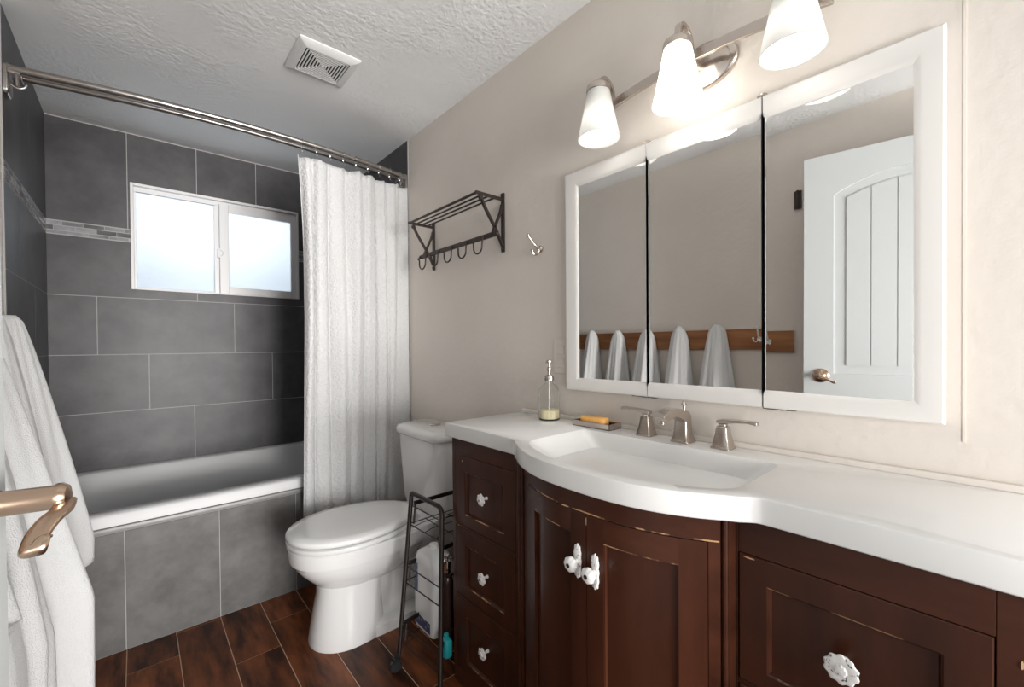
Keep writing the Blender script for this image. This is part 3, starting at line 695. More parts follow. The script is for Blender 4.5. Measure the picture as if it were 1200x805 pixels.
# chips in the finish
M_chip = mat('bare_wood_chip', (0.62, 0.40, 0.22), 0.7)
for (y, z, w, h) in [(0.650, 0.8125, 0.028, 0.004), (0.618, 0.8130, 0.018, 0.0025), (1.21, 0.782, 0.006, 0.006), (0.925, 0.548, 0.004, 0.004), (0.5875, 0.795, 0.002, 0.02), (1.235, 0.556, 0.006, 0.004),
                     (-0.020, 0.718, 0.003, 0.036), (-0.016, 0.68, 0.003, 0.045), (-0.026, 0.64, 0.003, 0.03), (-0.018, 0.768, 0.003, 0.014), (0.300, 0.786, 0.022, 0.003)]:
    ch_m = MB(); X = bow(y, 0.802, 0.080, 0.272, 2.4) + 0.0006 if abs(y - YM) < 0.262 else FX - 0.0012
    n = 9; pts = []
    for j in range(n):
        a = 2 * PI * j / n; rr = 0.7 + 0.3 * rnd.random(); pts.append((X, y + w / 2 * rr * math.cos(a), z + h / 2 * rr * math.sin(a)))
    ch_m.loft([pts, [(p[0] - 0.0008, p[1], p[2]) for p in pts]], 0, False)
    ch_m.build('bare_chip', M_chip, van)

# ------------------------------------------------------------------ countertop with moulded sink
ct = thing('countertop', 'white moulded countertop with integral bow-front sink', 'countertop', (1.0, 0.6, 0.86))
ZT, ZB = 0.9065, 0.8605
def edge_x(y):
    d = abs(y - YM)
    if d < 0.283: return 0.785 - 0.084 * (1 - (d / 0.283) ** 2.6)
    if d < 0.325:
        t = (d - 0.283) / 0.042; t = t * t * (3 - 2 * t); return 0.785 + 0.026 * t
    return 0.811
YL, YR = 1.285, -0.088; XB = R_ - 0.001
out = []
k = 0
n1 = 130
for i in range(n1 + 1):
    y = YL + (YR - YL) * i / n1; out.append((edge_x(y), y))
back = [(XB, lerp(YR, YL, i / 40)) for i in range(41)]
outline = out + back
C0 = Vector((0.93, 0.60))
def basin_r(a):     # opening: straight back, straight ends, bow front
    # find ray length inside basin polygon
    d = Vector((math.cos(a), math.sin(a)))
    r = 0.0; lo_, hi_ = 0.0, 0.5
    for _ in range(28):
        mid = (lo_ + hi_) / 2; p = C0 + d * mid
        yy = abs(p.y - YM); xf = edge_x(p.y) + 0.034 + 0.012 * (yy / 0.28) ** 2
        # rounded test
        fx_ = max(0, (xf + 0.05 - p.x) / 0.05) if p.x < xf + 0.05 else 0
        bx = max(0, (p.x - (1.072 - 0.04)) / 0.04) if p.x > 1.032 else 0
        ey = max(0, (yy - (0.278 - 0.04)) / 0.04) if yy > 0.238 else 0
        inside = (fx_ ** 3 + ey ** 3 < 1) and (bx ** 3 + ey ** 3 < 1)
        if inside: lo_ = mid
        else: hi_ = mid
    return lo_
ins = []
for p in outline:
    v = Vector(p) - C0; a = math.atan2(v.y, v.x); r = basin_r(a); q = C0 + Vector((math.cos(a), math.sin(a))) * r; ins.append((q.x, q.y))
nn = len(outline)
def scl(pts, sx, sy, cx=0.945, cyy=0.60): return [(cx + (x - cx) * sx, cyy + (y - cyy) * sy) for x, y in pts]
def lift(pts, z): return [(x, y, z) for x, y in pts]
def inset(pts, e): return [(x + (e if x < 0.83 else 0), y + (-e if y > 1.28 else (e if y < -0.085 else 0))) for x, y in pts]
cm = MB()
SX = lambda a, b: scl(ins, a, b, 1.005, 0.60)
lo1 = [lift(inset(outline, 0.002), ZB), lift(outline, ZB + 0.002), lift(outline, ZT - 0.003), lift(inset(outline, 0.001), ZT - 0.0008), lift(inset(outline, 0.003), ZT),
       lift(scl(ins, 1.006, 1.006), ZT), lift(ins, ZT - 0.001), lift(SX(0.96, 0.955), ZT - 0.010), lift(SX(0.84, 0.83), ZT - 0.040), lift(SX(0.70, 0.68), ZT - 0.072), lift(SX(0.56, 0.54), ZT - 0.096), lift(SX(0.42, 0.42), ZT - 0.108), lift(SX(0.2, 0.2), ZT - 0.113), lift(SX(0.04, 0.04), ZT - 0.115)]
cm.loft(lo1, 0, True, True, True)
cm.build('sink_top', M_counter, ct, sharp=35)
bs = MB(); bs.box(R_ - 0.013, R_ - 0.0005, YR, YL - 0.01, ZT - 0.001, ZT + 0.014); tag(bs.build('caulk_lip', M_wall, ct, bevel=0.004), 'low painted lip along the wall')
dn = MB(); dn.lathe([(0.024, 0.0), (0.024, 0.002), (0.019, 0.0035), (0.018, 0.001), (0.001, 0.001)], (1.0, 0.60, ZT - 0.1145), 24); dn.build('drain', M_nickel, ct)

# ------------------------------------------------------------------ faucet
fa = thing('faucet', 'brushed nickel widespread faucet with two lever handles behind the sink', 'faucet', (1.128, 0.58, ZT))
FXc = 1.128
def sq(cx, cyy, h, z, r=0.003, hy=None):
    hy = hy or h
    return rrect(cx - h, cx + h, cyy - hy, cyy + hy, r, z, 2)
def base(y):
    b = MB(); b.loft([sq(FXc, y, 0.0235, ZT), sq(FXc, y, 0.0235, ZT + 0.004), sq(FXc, y, 0.0215, ZT + 0.007), sq(FXc, y, 0.019, ZT + 0.019), sq(FXc, y, 0.0155, ZT + 0.036), sq(FXc, y, 0.0135, ZT + 0.056), sq(FXc, y, 0.012, ZT + 0.058)], 0, False)
    return b
for y, sg in ((0.690, 1), (0.470, -1)):
    b = base(y); b.loft([sq(FXc, y, 0.0095, ZT + 0.058), sq(FXc, y, 0.0095, ZT + 0.064)], 0, False); h = b.build('handle', M_nickel, fa, bevel=0.001)
    l = MB(); lp = []
    for t, w, th, z in ((-0.014, 0.010, 0.004, 0.068), (0.0, 0.0115, 0.0055, 0.070), (0.03, 0.010, 0.0042, 0.0735), (0.06, 0.009, 0.0035, 0.075), (0.078, 0.0092, 0.0045, 0.0735), (0.082, 0.0088, 0.004, 0.0725)):
        lp.append([(FXc + a * w, y + sg * t, ZT + z + b_ * th) for a, b_ in ((-1, -1), (1, -1), (1, 1), (-1, 1))])
    l.loft(lp, 0, False); l.build('lever', M_nickel, h, bevel=0.0015)
b = MB(); y = 0.577
b.loft([sq(FXc, y, 0.0255, ZT), sq(FXc, y, 0.0255, ZT + 0.004), sq(FXc, y, 0.0235, ZT + 0.007), sq(FXc, y, 0.020, ZT + 0.018), sq(FXc, y, 0.0175, ZT + 0.045), sq(FXc, y, 0.0165, ZT + 0.072), sq(FXc - 0.002, y, 0.0135, ZT + 0.083), sq(FXc - 0.002, y, 0.009, ZT + 0.085)], 0, False)
P = smooth_path([(FXc + 0.006, y, ZT + 0.060), (FXc - 0.020, y, ZT + 0.074), (FXc - 0.050, y, ZT + 0.086), (FXc - 0.080, y, ZT + 0.087), (FXc - 0.108, y, ZT + 0.080), (FXc - 0.122, y, ZT + 0.073)], 5)
b.tube(P, [0.0175 - 0.002 * min(1, i / 18) for i in range(len(P))], 4, flat=((0, 1, 0), 1.0, 0.72, 'rect'))
b.loft([sq(FXc - 0.112, y, 0.010, ZT + 0.062), sq(FXc - 0.112, y, 0.010, ZT + 0.076)], 0, False)
b.build('spout', M_nickel, fa, bevel=0.002)
b = MB(); b.lathe([(0.003, 0.083), (0.003, 0.098), (0.007, 0.100), (0.0075, 0.103), (0.004, 0.107), (0.0045, 0.111), (0.001, 0.113)], (FXc + 0.006, y, ZT), 14); b.build('lift_rod', M_nickel, fa)

# soap dispenser
sd = thing('soap_dispenser', 'clear glass pump bottle with a little cream soap left', 'soap dispenser', (1.118, 1.075, ZT))
c_ = (1.118, 1.075, ZT)
g = MB(); g.lathe([(0.034, 0.0), (0.037, 0.002), (0.038, 0.006), (0.038, 0.098), (0.036, 0.108), (0.026, 0.122), (0.015, 0.130), (0.0145, 0.142), (0.0125, 0.142), (0.013, 0.130), (0.024, 0.120), (0.0345, 0.106), (0.0362, 0.098), (0.0362, 0.008), (0.034, 0.005), (0.001, 0.005)], c_, 36, capt=False)
g.build('bottle', M_clear, sd)
g = MB(); g.lathe([(0.034, 0.0055), (0.0358, 0.009), (0.0358, 0.036), (0.001, 0.036)], c_, 32); g.build('liquid_soap', M_liquid, sd)
g = MB(); g.lathe([(0.0025, 0.010), (0.0025, 0.14)], c_, 8); g.build('dip_tube', M_tube, sd)
g = MB(); g.lathe([(0.016, 0.140), (0.018, 0.141), (0.018, 0.152), (0.0165, 0.154), (0.0165, 0.158), (0.010, 0.160), (0.006, 0.163), (0.0055, 0.175), (0.0085, 0.177), (0.0085, 0.187), (0.004, 0.190), (0.004, 0.204), (0.010, 0.206), (0.010, 0.212), (0.001, 0.214)], c_, 24)
g.tube(smooth_path([(c_[0], c_[1], ZT + 0.209), (c_[0] - 0.012, c_[1] - 0.004, ZT + 0.211), (c_[0] - 0.022, c_[1] - 0.008, ZT + 0.205)], 5), 0.004, 10)
g.build('pump', M_nickel, sd)

# soap dish with bar
dh = thing('soap_dish', 'small brushed metal soap dish between bottle and faucet', 'soap dish', (1.130, 0.875, ZT))
g = MB(); x0, x1, y0, y1 = 1.098, 1.160, 0.800, 0.948
g.box(x0, x1, y0, y1, ZT, ZT + 0.003); g.box(x0, x0 + 0.003, y0, y1, ZT, ZT + 0.019); g.box(x1 - 0.003, x1, y0, y1, ZT, ZT + 0.019); g.box(x0, x1, y0, y0 + 0.003, ZT, ZT + 0.019)
g.box(x0, x1, y1 - 0.003, y1, ZT, ZT + 0.019); g.build('tray', M_nickel, dh, bevel=0.0008)
g = MB()
for k in range(8): g.box(x0 + 0.003, x1 - 0.003, y0 + 0.010 + k * 0.018, y0 + 0.014 + k * 0.018, ZT + 0.007, ZT + 0.010)
g.build('rack_bars', M_nickel, dh)
g = MB(); lp = []
for (t, k) in ((0, 0.80), (0.003, 0.95), (0.008, 1.0), (0.014, 1.0), (0.019, 0.93), (0.022, 0.75)):
    lp.append(rrect(1.129 - 0.022 * k, 1.129 + 0.022 * k, 0.881 - 0.05 * (0.9 + 0.1 * k), 0.881 + 0.05 * (0.9 + 0.1 * k), 0.016 * k, ZT + 0.0102 + t, 5))
g.loft(lp, 0, True); tag(g.build('soap_bar', M_soap, sharp=80), 'orange bar of soap lying in the metal dish', 'soap')

# ------------------------------------------------------------------ medicine cabinet with three mirrors
MX = 1.148
mc = thing('medicine_cabinet', 'white framed three-door mirrored medicine cabinet above the sink', 'cabinet', (1.165, 0.54, 1.0175))
g = MB(); g.box(MX + 0.0185, R_ + 0.0, 0.074, 1.018, 1.0205, 1.771); g.build('cabinet_body', M_frame, mc)
MY0, MY1, MZ0, MZ1 = 0.070, 1.0216, 1.0175, 1.774
G1, G2 = 0.699, 0.3845
def mdoor(ya, yb, lf, rf, lab, tilt=None):
    """ya>yb; lf frame width on the ya side, rf on the yb side"""
    mb = MB(); T = 0.018; X = MX
    # frame as lofts of an open-cornered picture frame
    o_ = [(ya, MZ0), (yb, MZ0), (yb, MZ1), (ya, MZ1)]
    iy0, iy1 = ya - lf, yb + rf
    i_ = [(iy0, 1.0605), (iy1, 1.0605), (iy1, 1.7215), (iy0, 1.7215)]
    a0, a1 = ya - (0.004 if lf > 0.02 else lf), yb + (0.004 if rf > 0.02 else rf)
    b0, b1 = ya - (lf - 0.012 if lf > 0.02 else lf), yb + (rf - 0.012 if rf > 0.02 else rf)
    L = lambda pts, x: [(x, y, z) for y, z in pts]
    r1 = [(a0, MZ0 + 0.003), (a1, MZ0 + 0.003), (a1, MZ1 - 0.003), (a0, MZ1 - 0.003)]
    r2 = [(b0, 1.0485), (b1, 1.0485), (b1, 1.7335), (b0, 1.7335)]
    mb.loft([L(o_, X + T), L(o_, X + 0.003), L(r1, X), L(r2, X), L(i_, X + 0.0075), L(i_, X + T)], 0, False, False, False, close=False)
    d = mb.build('mirror_door', M_frame, mc)
    gl = MB(); gl.box(X + 0.0080, X + 0.0120, min(iy0, iy1), max(iy0, iy1), 1.0590, 1.7230)
    e = 0.0
    m_ = gl.build('mirror', M_mirror, None)
    # put mirror origin at its centre so it can sit a hair out of true
    cc = Vector((X + 0.010, (iy0 + iy1) / 2, 1.391)); m_.data.transform(Matrix.Translation(-cc)); m_.location = cc
    if tilt: m_.rotation_euler = tilt
    m_.parent = d; d['label'] = lab
    ed = MB()
    if lf < 0.02: ed.box(X + 0.006, X + 0.014, ya - 0.0022, ya, 1.058, 1.724)
    if rf < 0.02: ed.box(X + 0.006, X + 0.014, yb, yb + 0.0022, 1.058, 1.724)
    if ed.v: ed.build('glass_edge', M_chrome, d)
    return d
mdoor(MY1, G1 + 0.0012, 0.0555, 0.0, 'left mirror door')
mdoor(G1 - 0.0012, G2 + 0.0018, 0.0, 0.0, 'middle mirror door')
mdoor(G2 - 0.0018, MY0, 0.0, 0.0455, 'right mirror door', (0, math.radians(0.30), math.radians(-0.80)))
g = MB(); 
for y in (G1, G2): g.box(MX + 0.006, MX + 0.018, y - 0.0026, y + 0.0026, 1.0180, 1.7735)
g.build('door_gap', M_dark, mc)
for y in (G1, G2):
    k = MB(); k.box(MX + 0.002, MX + 0.022, y - 0.010, y + 0.012, MZ1 - 0.0005, MZ1 + 0.0045); k.lathe([(0.006, 0), (0.006, 0.004)], (MX + 0.008, y, MZ1 + 0.004), 10); k.build('top_pivot', M_nickel, mc)
# cracked paint under the cabinet: part of the wall finish
for (yc, ln) in ((0.712, 0.085), (0.350, 0.07)):
    g = MB(); n = 12; top = []; bot = []
    for k in range(n + 1):
        y = yc + ln * (k / n - 0.5); h = 0.0006 + 0.0018 * rnd.random(); top.append((y, MZ0 + 0.0005)); bot.append((y, MZ0 - 0.0008 - h))
    g.loft([[(MX + 0.004, t[0], t[1]), (MX + 0.004, b_[0], b_[1]), (R_ - 0.012, b_[0], b_[1]), (R_ - 0.012, t[0], t[1])] for t, b_ in zip(top, bot)], 0, False)
    g.build('paint_crack', M_crack, mc)

# ------------------------------------------------------------------ vanity light
vl = thing('vanity_light', 'brushed nickel wall light with three frosted cone shades above the mirror', 'wall light', (R_, 0.545, 1.9))
LY, LX = [0.797, 0.548, 0.293], 1.050
g = MB(); lp = []
for (k, x) in ((1.0, 0), (1.0, 0.006), (0.93, 0.014), (0.80, 0.017), (0.78, 0.013), (0.60, 0.020), (0.2, 0.024)):
    lp.append([(R_ - x, 0.535 + 0.088 * k * math.cos(2 * PI * j / 40), 1.928 + 0.062 * k * math.sin(2 * PI * j / 40)) for j in range(40)])
g.loft(lp, 0, True); g.build('backplate', M_nickel, vl, sharp=50)
g = MB()
bar = [(1.118, 0.855 - 0.62 * i / 24, 1.905 + 0.030 * (1 - ((i - 12) / 12) ** 2)) for i in range(25)]
g.tube(bar, 0.0085, 4, flat=((0, 0, 1), 1.5, 0.55, 'rect')); g.lathe([(0.012, 0.0), (0.012, 0.05)], (R_ - 0.015, 0.545, 1.930), 16, axis=(-1, 0, 0))
g.build('bar', M_nickel, vl, bevel=0.001)
for k, y in enumerate(LY):
    zb = 1.905 + 0.030 * (1 - ((0.545 - y) / 0.31) ** 2)
    g = MB()
    P = smooth_path([(1.118, y, zb - 0.014), (1.121, y, zb + 0.02), (1.110, y, zb + 0.052), (1.083, y, zb + 0.066), (1.058, y, zb + 0.056), (LX, y, 1.950)], 6)
    g.tube(P, 0.0095, 4, flat=((0, 1, 0), 0.85, 0.5, 'rect'))
    g.build('arm', M_nickel, vl, bevel=0.001)
    g = MB(); g.lathe([(0.012, 1.956), (0.026, 1.953), (0.034, 1.946), (0.036, 1.938), (0.036, 1.930), (0.033, 1.928), (0.030, 1.940), (0.01, 1.946)], (LX, y, 0), 32); g.build('socket_cap', M_nickel, vl)
    g = MB(); g.lathe([(0.030, 1.942), (0.0325, 1.934), (0.045, 1.87), (0.0605, 1.797), (0.0625, 1.790), (0.060, 1.790), (0.058, 1.797), (0.0425, 1.87), (0.030, 1.932)], (LX, y, 0), 40, capb=False, capt=False)
    so = g.build('lamp_shade', M_shade_lit if k == 1 else M_shade, vl)
    if k == 1: so['label'] = 'brightly lit frosted glass shade'
    g = MB(); g.sphere((LX, y, 1.868), 0.021, n=8); g.lathe([(0.012, 1.885), (0.012, 1.93)], (LX, y, 0), 12); g.build('bulb', M_bulb if k == 1 else M_bulb_off, vl)
    light('POINT', 'bulb_light', (LX, y, 1.84), 1.2 if k == 1 else 0.32, (1, 0.955, 0.90), 0.03)

# ------------------------------------------------------------------ wall rack, hook, switch
rk = thing('towel_rack', 'dark iron wall rack with shelf rods and a row of hooks', 'rack', (R_, 1.67, 1.575))
YA, YB = 1.393, 1.955
g = MB()
for x, z in ((1.037, 1.791), (1.068, 1.790), (1.098, 1.790), (1.130, 1.790)):
    g.tube([(x, YA, z), (x, YB, z)], 0.0040 if x > 1.04 else 0.0058, 8)
g.build('shelf_rod', M_iron, rk)
for y in (YA, YB):
    g = MB(); g.box(R_ - 0.007, R_, y - 0.009, y + 0.009, 1.570, 1.818)
    g.box(1.032, R_ - 0.005, y - 0.004, y + 0.004, 1.786, 1.798)
    for zz in (1.582, 1.806): g.sphere((R_ - 0.008, y, zz), 0.006, n=6)
    P = smooth_path([(1.060, y, 1.778), (1.072, y, 1.752), (1.098, y, 1.712), (1.135, y, 1.660), (1.158, y, 1.620), (1.171, y, 1.595)], 5); g.tube(P, 0.0068, 4, flat=((0, 1, 0), 1.0, 0.6, 'r'))
    P = smooth_path([(1.170, y, 1.770), (1.160, y, 1.735), (1.142, y, 1.695), (1.125, y, 1.660), (1.118, y, 1.640)], 5); g.tube(P, 0.0068, 4, flat=((0, 1, 0), 1.0, 0.6, 'r'))
    g.lathe([(0.009, -0.006), (0.009, 0.006)], (1.058, y, 1.776), 12, axis=(0, 1, 0))
    g.build('bracket', M_iron, rk)
g = MB(); g.box(1.111, 1.119, YA - 0.03, YB + 0.03, 1.624, 1.644); g.sphere((1.1155, YA - 0.03, 1.634), 0.010, n=7); g.sphere((1.1155, YB + 0.03, 1.634), 0.010, n=7)
g.build('hook_rail', M_iron, rk)
for k in range(5):
    yc = 1.478 + k * 0.118
    g = MB()
    P = [(1.110, yc - 0.030, 1.640), (1.106, yc - 0.030, 1.622)] + [(1.104, yc - 0.030 * math.cos(a), 1.596 - 0.030 * math.sin(a) * 0.95) for a in [PI * i / 12 for i in range(13)]] + [(1.104, yc + 0.030, 1.614), (1.103, yc + 0.036, 1.622)]
    g.tube(P, 0.0036, 8); g.sphere((1.103, yc + 0.037, 1.624), 0.0062, n=6)
    g.build('hook', M_iron, rk)

hk = MB(); hx, hy2, hz2 = R_, 1.172, 1.545
hk.lathe([(0.014, 0.0), (0.014, 0.003), (0.009, 0.006), (0.006, 0.010)], (hx, hy2, hz2), 20, axis=(-1, 0, 0))
hk.tube(smooth_path([(hx - 0.006, hy2, hz2), (hx - 0.022, hy2 + 0.004, hz2 + 0.010), (hx - 0.040, hy2 + 0.010, hz2 + 0.030), (hx - 0.052, hy2 + 0.014, hz2 + 0.046)], 5), [0.0055] * 8 + [0.0045] * 8, 10)
hk.sphere((hx - 0.053, hy2 + 0.014, hz2 + 0.048), 0.0075, n=7)
hk.tube(smooth_path([(hx - 0.008, hy2, hz2 - 0.002), (hx - 0.018, hy2 + 0.002, hz2 - 0.020), (hx - 0.032, hy2 + 0.004, hz2 - 0.024), (hx - 0.040, hy2 + 0.006, hz2 - 0.012)], 5), 0.0045, 10)
hk.sphere((hx - 0.041, hy2 + 0.006, hz2 - 0.010), 0.0065, n=7)
tag(hk.build('coat_hook', M_nickel), 'small double chrome hook between the iron rack and the mirror', 'hook')

sw = thing('outlet', 'wall outlet cover painted beige, half hidden beside the mirror frame', 'outlet', (R_, 1.065, 1.13))
g = MB(); g.box(R_ - 0.006, R_, 1.030, 1.104, 1.070, 1.195); g.build('cover_plate', M_wall, sw, bevel=0.003)
for zz in (1.108, 1.157):
    g = MB(); g.box(R_ - 0.009, R_ - 0.004, 1.050, 1.084, zz - 0.017, zz + 0.017); g.build('socket', M_wall, sw, bevel=0.003)

# ------------------------------------------------------------------ hook board and towels on the left wall
hb = thing('hook_board', 'long stained wood board with white hooks, reflected in the mirror', 'hook board', (L_, 1.45, 1.135))
g = MB(); g.box(L_, L_ + 0.018, 0.775, 2.20, 1.140, 1.258); g.build('board', M_oak, hb, bevel=0.002)
HY = [0.895, 1.125, 1.358, 1.590, 1.825, 2.055]
for y in HY:
    g = MB(); x = L_ + 0.018
    g.lathe([(0.013, 0), (0.013, 0.003), (0.008, 0.006), (0.004, 0.008)], (x, y, 1.200), 16, axis=(1, 0, 0))
    g.tube(smooth_path([(x + 0.004, y, 1.203), (x + 0.016, y, 1.215), (x + 0.026, y, 1.240), (x + 0.034, y, 1.262)], 5), 0.0045, 8); g.sphere((x + 0.035, y, 1.264), 0.007, n=6)
    for sg in (-1, 1):
        g.tube(smooth_path([(x + 0.004, y, 1.198), (x + 0.018, y + sg * 0.010, 1.185), (x + 0.030, y + sg * 0.018, 1.190), (x + 0.034, y + sg * 0.021, 1.202)], 5), 0.0038, 8); g.sphere((x + 0.034, y + sg * 0.021, 1.204), 0.0065, n=6)
    g.build('hook', M_knobd, hb)
def towel(y0, ztop, zbot, depth, width, seed, label, mt, lean=0.0, hem=0.16, xb=None):
    rr = random.Random(seed); n = 96; K = 44; lp = []
    ph1, ph2, ph3 = rr.random() * 6, rr.random() * 6, rr.random() * 6
    xw = L_ + 0.020
    for k in range(K + 1):
        t = k / K; row_ = []
        for j in range(n):
            a = 2 * PI * j / n
            zb = zbot + hem * (0.5 + 0.5 * math.cos(a - ph1)) ** 1.5 * 0.9
            z = ztop - (ztop - zb) * t
            g_ = min(1, (ztop - z) / 0.75)
            gw = min(1, (ztop - z) / 0.42); wd = 0.042 + (width - 0.042) * gw ** 0.8; dp = 0.030 + (depth - 0.030) * g_ ** 0.82
            if k < 4: q = (0.25, 0.62, 0.85, 0.96)[k]; wd *= q; 
            fold = 1 + (0.05 * g_ + 0.04) * math.sin(5 * a + ph2 + 1.2 * t) + 0.045 * g_ * math.sin(9 * a + ph3 - 2 * t) + 0.02 * math.sin(16 * a + ph1)
            ca, sa_ = math.cos(a), math.sin(a)
            y = y0 + lean * g_ + wd * fold * ca
            if sa_ >= 0:
                x = xw + 0.006 + dp * fold * sa_ * (0.75 if k == 0 else 1)
            else: x = xw + 0.006 + 0.006 * sa_
            row_.append((x, y, z))
        lp.append(row_)
    # roll the hem back inside so the cloth reads as thick
    last = lp[-1]; cx = sum(p[0] for p in last) / n; cyy = sum(p[1] for p in last) / n
    lp.append([(cx + (p[0] - cx) * 0.95, cyy + (p[1] - cyy) * 0.95, p[2] - 0.004) for p in last])
    lp.append([(cx + (p[0] - cx) * 0.86, cyy + (p[1] - cyy) * 0.9, p[2] + 0.01) for p in last])
    lp.append([(cx + (p[0] - cx) * 0.5, cyy + (p[1] - cyy) * 0.5, p[2] + 0.12) for p in last])
    mb = MB(); mb.loft(lp, 0, True); o = mb.build('towel', mt, sharp=80)
    return tag(o, label, 'towel', 'towels hanging on the hook board')
towel(HY[1], 1.292, 0.63, 0.175, 0.100, 11, 'pale towel on the hook board nearest the bare hook', M_towel, hem=0.13)
towel(HY[2], 1.290, 0.30, 0.160, 0.098, 22, 'white towel on the hook board, second from the bare hook', M_towel, hem=0.3)
towel(HY[3], 1.284, 0.24, 0.198, 0.098, 33, 'white towel on the hook board, middle of the five', M_towel, hem=0.10)
towel(HY[4], 1.276, 0.30, 0.150, 0.095, 44, 'white towel on the hook board, second from the bathtub', M_towel, hem=0.2)
towel(HY[5], 1.282, 0.37, 0.172, 0.085, 55, 'white towel on the hook board nearest the bathtub', M_towel, hem=0.14)
g = MB(); g.box(L_ + 0.0, L_ + 0.012, 0.742, 0.776, 1.905, 2.000); g.lathe([(0.006, -0.05), (0.006, 0.05)], (L_ + 0.014, 0.759, 1.952), 10)
tag(g.build('wall_plate', M_iron, bevel=0.001), 'small dark metal plate high on the left wall beside the door edge', 'bracket')
# ------------------------------------------------------------------ rolling cart and what it holds
ca_ = thing('rolling_cart', 'narrow dark metal wire cart on casters beside the vanity', 'cart', (0.90, 1.42, 0))
CXf, CXb, CY0, CY1 = 0.806, 1.130, 1.303, 1.530
ZTOP = 0.602
def leg_pt(z, near):                  # the front frame splays forward towards its foot
    t = (ZTOP - z) / ZTOP
    if near: return (0.806 - 0.080 * t, 1.303 - 0.105 * t, z)
    return (0.803 - 0.105 * t, 1.520 - 0.080 * t, z)
g = MB()
r_ = 0.022
P = [leg_pt(0.05, False), leg_pt(0.3, False), leg_pt(0.5, False)]
a = Vector(leg_pt(ZTOP, False)); b = Vector(leg_pt(ZTOP, True))
P = [Vector(p) for p in P]
u1 = (a - P[-1]).normalized(); ub = (b - a).normalized(); u2 = (Vector(leg_pt(0.3, True)) - b).normalized()
def corner(pc, d0, d1, r):
    A, Bp = pc - d0 * r, pc + d1 * r; return [(A * (1 - t) ** 2 + pc * 2 * t * (1 - t) + Bp * t * t) for t in [i / 6 for i in range(7)]]
P += corner(a, u1, ub, 0.012) + corner(b, ub, u2, 0.03) + [Vector(leg_pt(0.45, True)), Vector(leg_pt(0.25, True)), Vector(leg_pt(0.05, True))]
g.tube(P, 0.0085, 12); g.build('front_frame', M_cart, ca_)
g = MB(); P = [Vector((CXb, CY1, 0.05)), Vector((CXb, CY1, 0.4))] + corner(Vector((CXb, CY1, ZTOP)), Vector((0, 0, 1)), Vector((0, -1, 0)), 0.03) + corner(Vector((CXb, CY0, ZTOP)), Vector((0, -1, 0)), Vector((0, 0, -1)), 0.03) + [Vector((CXb, CY0, 0.4)), Vector((CXb, CY0, 0.05))]
g.tube(P, 0.0085, 12); g.build('back_frame', M_cart, ca_)
def basket(zf, zr, floor=True):                  # floor z, rim z
    g = MB()
    x0, x1, y0, y1 = 0.822, CXb - 0.008, CY0 + 0.002, CY1 - 0.012
    # shelves deepen forward where the legs splay
    fl_l, fl_r = leg_pt(zf, False), leg_pt(zf, True); rl, rr_ = leg_pt(zr, False), leg_pt(zr, True)
    g.tube([(rl[0] + 0.012, rl[1] - 0.004, zr), (x1, y1, zr)], 0.0058, 6, flat=((0, 0, 1), 1.3, 0.45, 'r'))
    g.tube([(rr_[0] + (0.01 if zr > 0.4 else 0.002), rr_[1], zr), (max(rr_[0], 0.80) + 0.02, y0 + 0.002, zr), (x1, y0, zr)], 0.0035, 8); g.tube([(x1, y0, zr), (x1, y1, zr)], 0.0035, 8)
    for z in [zr - 0.004, zf]:
        A, B2 = leg_pt(z, False), leg_pt(z, True); g.tube([A, B2], 0.0022, 6); g.tube([A, (x1, y1, z)], 0.0022, 6)
    g.tube([(rl[0] + 0.014, rl[1] - 0.012, zr), (fl_l[0] + 0.014, fl_l[1] - 0.012, zf)], 0.004, 6)
    if floor:
        for k in range(3):
            t = (k + 0.5) / 3; A = Vector(fl_l).lerp(Vector(fl_r), t); yy = lerp(y1, y0, t)
            g.tube([A, (max(A.x + 0.02, 0.83), max(yy, y0), zf), (x1, yy, zf)], 0.0016, 6)
        for k in range(3):
            x = 0.86 + k * 0.09; g.tube([(x, y0, zf - 0.003), (x, y1, zf - 0.003)], 0.0018, 6)
    return g.build('basket', M_cart, ca_)
basket(0.490, 0.562); basket(0.290, 0.350, False); basket(0.094, 0.150)
for (x, y) in ((leg_pt(0, False)[:2]), (leg_pt(0, True)[:2]), (CXb, CY1), (CXb, CY0)):
    w = MB(); x2 = x - 0.008; w.lathe([(0.006, -0.010), (0.019, -0.010), (0.0215, -0.007), (0.0215, 0.007), (0.019, 0.010), (0.006, 0.010)], (x2, y, 0.0215), 20, axis=(0.25, 1, 0))
    w.box(x2 - 0.011, x2 + 0.013, y - 0.013, y + 0.013, 0.036, 0.048); w.lathe([(0.005, 0.045), (0.005, 0.06)], (x, y, 0), 8); w.build('caster', M_black, ca_)
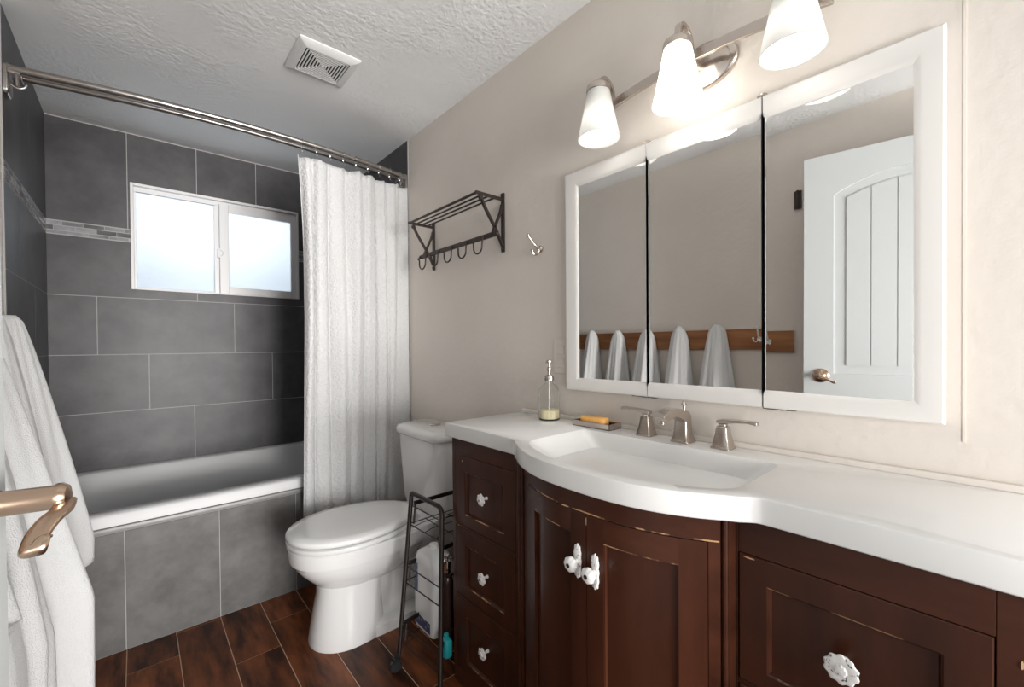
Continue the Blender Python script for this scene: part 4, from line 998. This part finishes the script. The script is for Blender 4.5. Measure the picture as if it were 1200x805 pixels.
# white jug on the middle shelf
jg = thing('detergent_jug', 'white plastic jug with a blue label standing low in the cart', 'jug', (0.85, 1.445, 0.098))
g = MB(); X0, X1, Y0, Y1 = 0.800, 0.905, 1.368, 1.510
g.loft([rrect(X0 + 0.003, X1, Y0, Y1, 0.02, 0.0975, 5), rrect(X0, X1, Y0 - 0.003, Y1 + 0.003, 0.024, 0.108, 5), rrect(X0, X1, Y0 - 0.003, Y1 + 0.003, 0.024, 0.345, 5), rrect(X0 + 0.006, X1 - 0.01, Y0 + 0.010, Y1 - 0.008, 0.024, 0.380, 5), rrect(X0 + 0.03, X1 - 0.035, Y0 + 0.042, Y1 - 0.038, 0.018, 0.400, 5)], 0, True)
g.build('jug_body', M_jug, jg, sharp=70)
g = MB(); g.lathe([(0.017, 0), (0.017, 0.014), (0.014, 0.016)], (0.852, 1.440, 0.3995), 20); g.build('cap', M_jug, jg)
g = MB(); g.box(X0 - 0.0012, X0 + 0.002, 1.472, 1.500, 0.235, 0.345); tag(g.build('jug_label', M_label, jg), 'navy blue paper label')
g = MB(); g.box(X0 - 0.0010, X0 + 0.002, 1.385, 1.495, 0.112, 0.150); tag(g.build('jug_label', M_label, jg), 'blue band near the foot of the jug')
bb = thing('dark_bottle', 'dark brown bottle with a metal pump top beside the white jug', 'bottle', (0.845, 1.335, 0.098))
g = MB(); g.lathe([(0.023, 0.0975), (0.024, 0.101), (0.024, 0.31), (0.021, 0.33), (0.012, 0.34), (0.011, 0.352)], (0.845, 1.336, 0), 24); g.build('bottle_body', M_brownp, bb)
g = MB(); g.lathe([(0.014, 0.35), (0.016, 0.36), (0.016, 0.392), (0.006, 0.396), (0.006, 0.405), (0.012, 0.407), (0.012, 0.414), (0.002, 0.417)], (0.845, 1.336, 0), 20); g.build('pump_top', M_chrome, bb)
tl_ = thing('teal_bottle', 'small teal bottle standing on the lowest cart shelf', 'bottle', (0.80, 1.27, 0.098))
g = MB(); g.loft([rrect(0.786, 0.814, 1.254, 1.292, 0.009, 0.0975, 4), rrect(0.785, 0.815, 1.253, 1.293, 0.010, 0.101, 4), rrect(0.785, 0.815, 1.253, 1.293, 0.010, 0.150, 4), rrect(0.792, 0.808, 1.262, 1.284, 0.007, 0.160, 4)], 0, True); g.build('bottle_body', M_teal, tl_, sharp=60)
g = MB(); g.lathe([(0.0085, 0), (0.0085, 0.012), (0.007, 0.014)], (0.800, 1.273, 0.1595), 16); g.build('cap', M_teal, tl_)
# ------------------------------------------------------------------ done
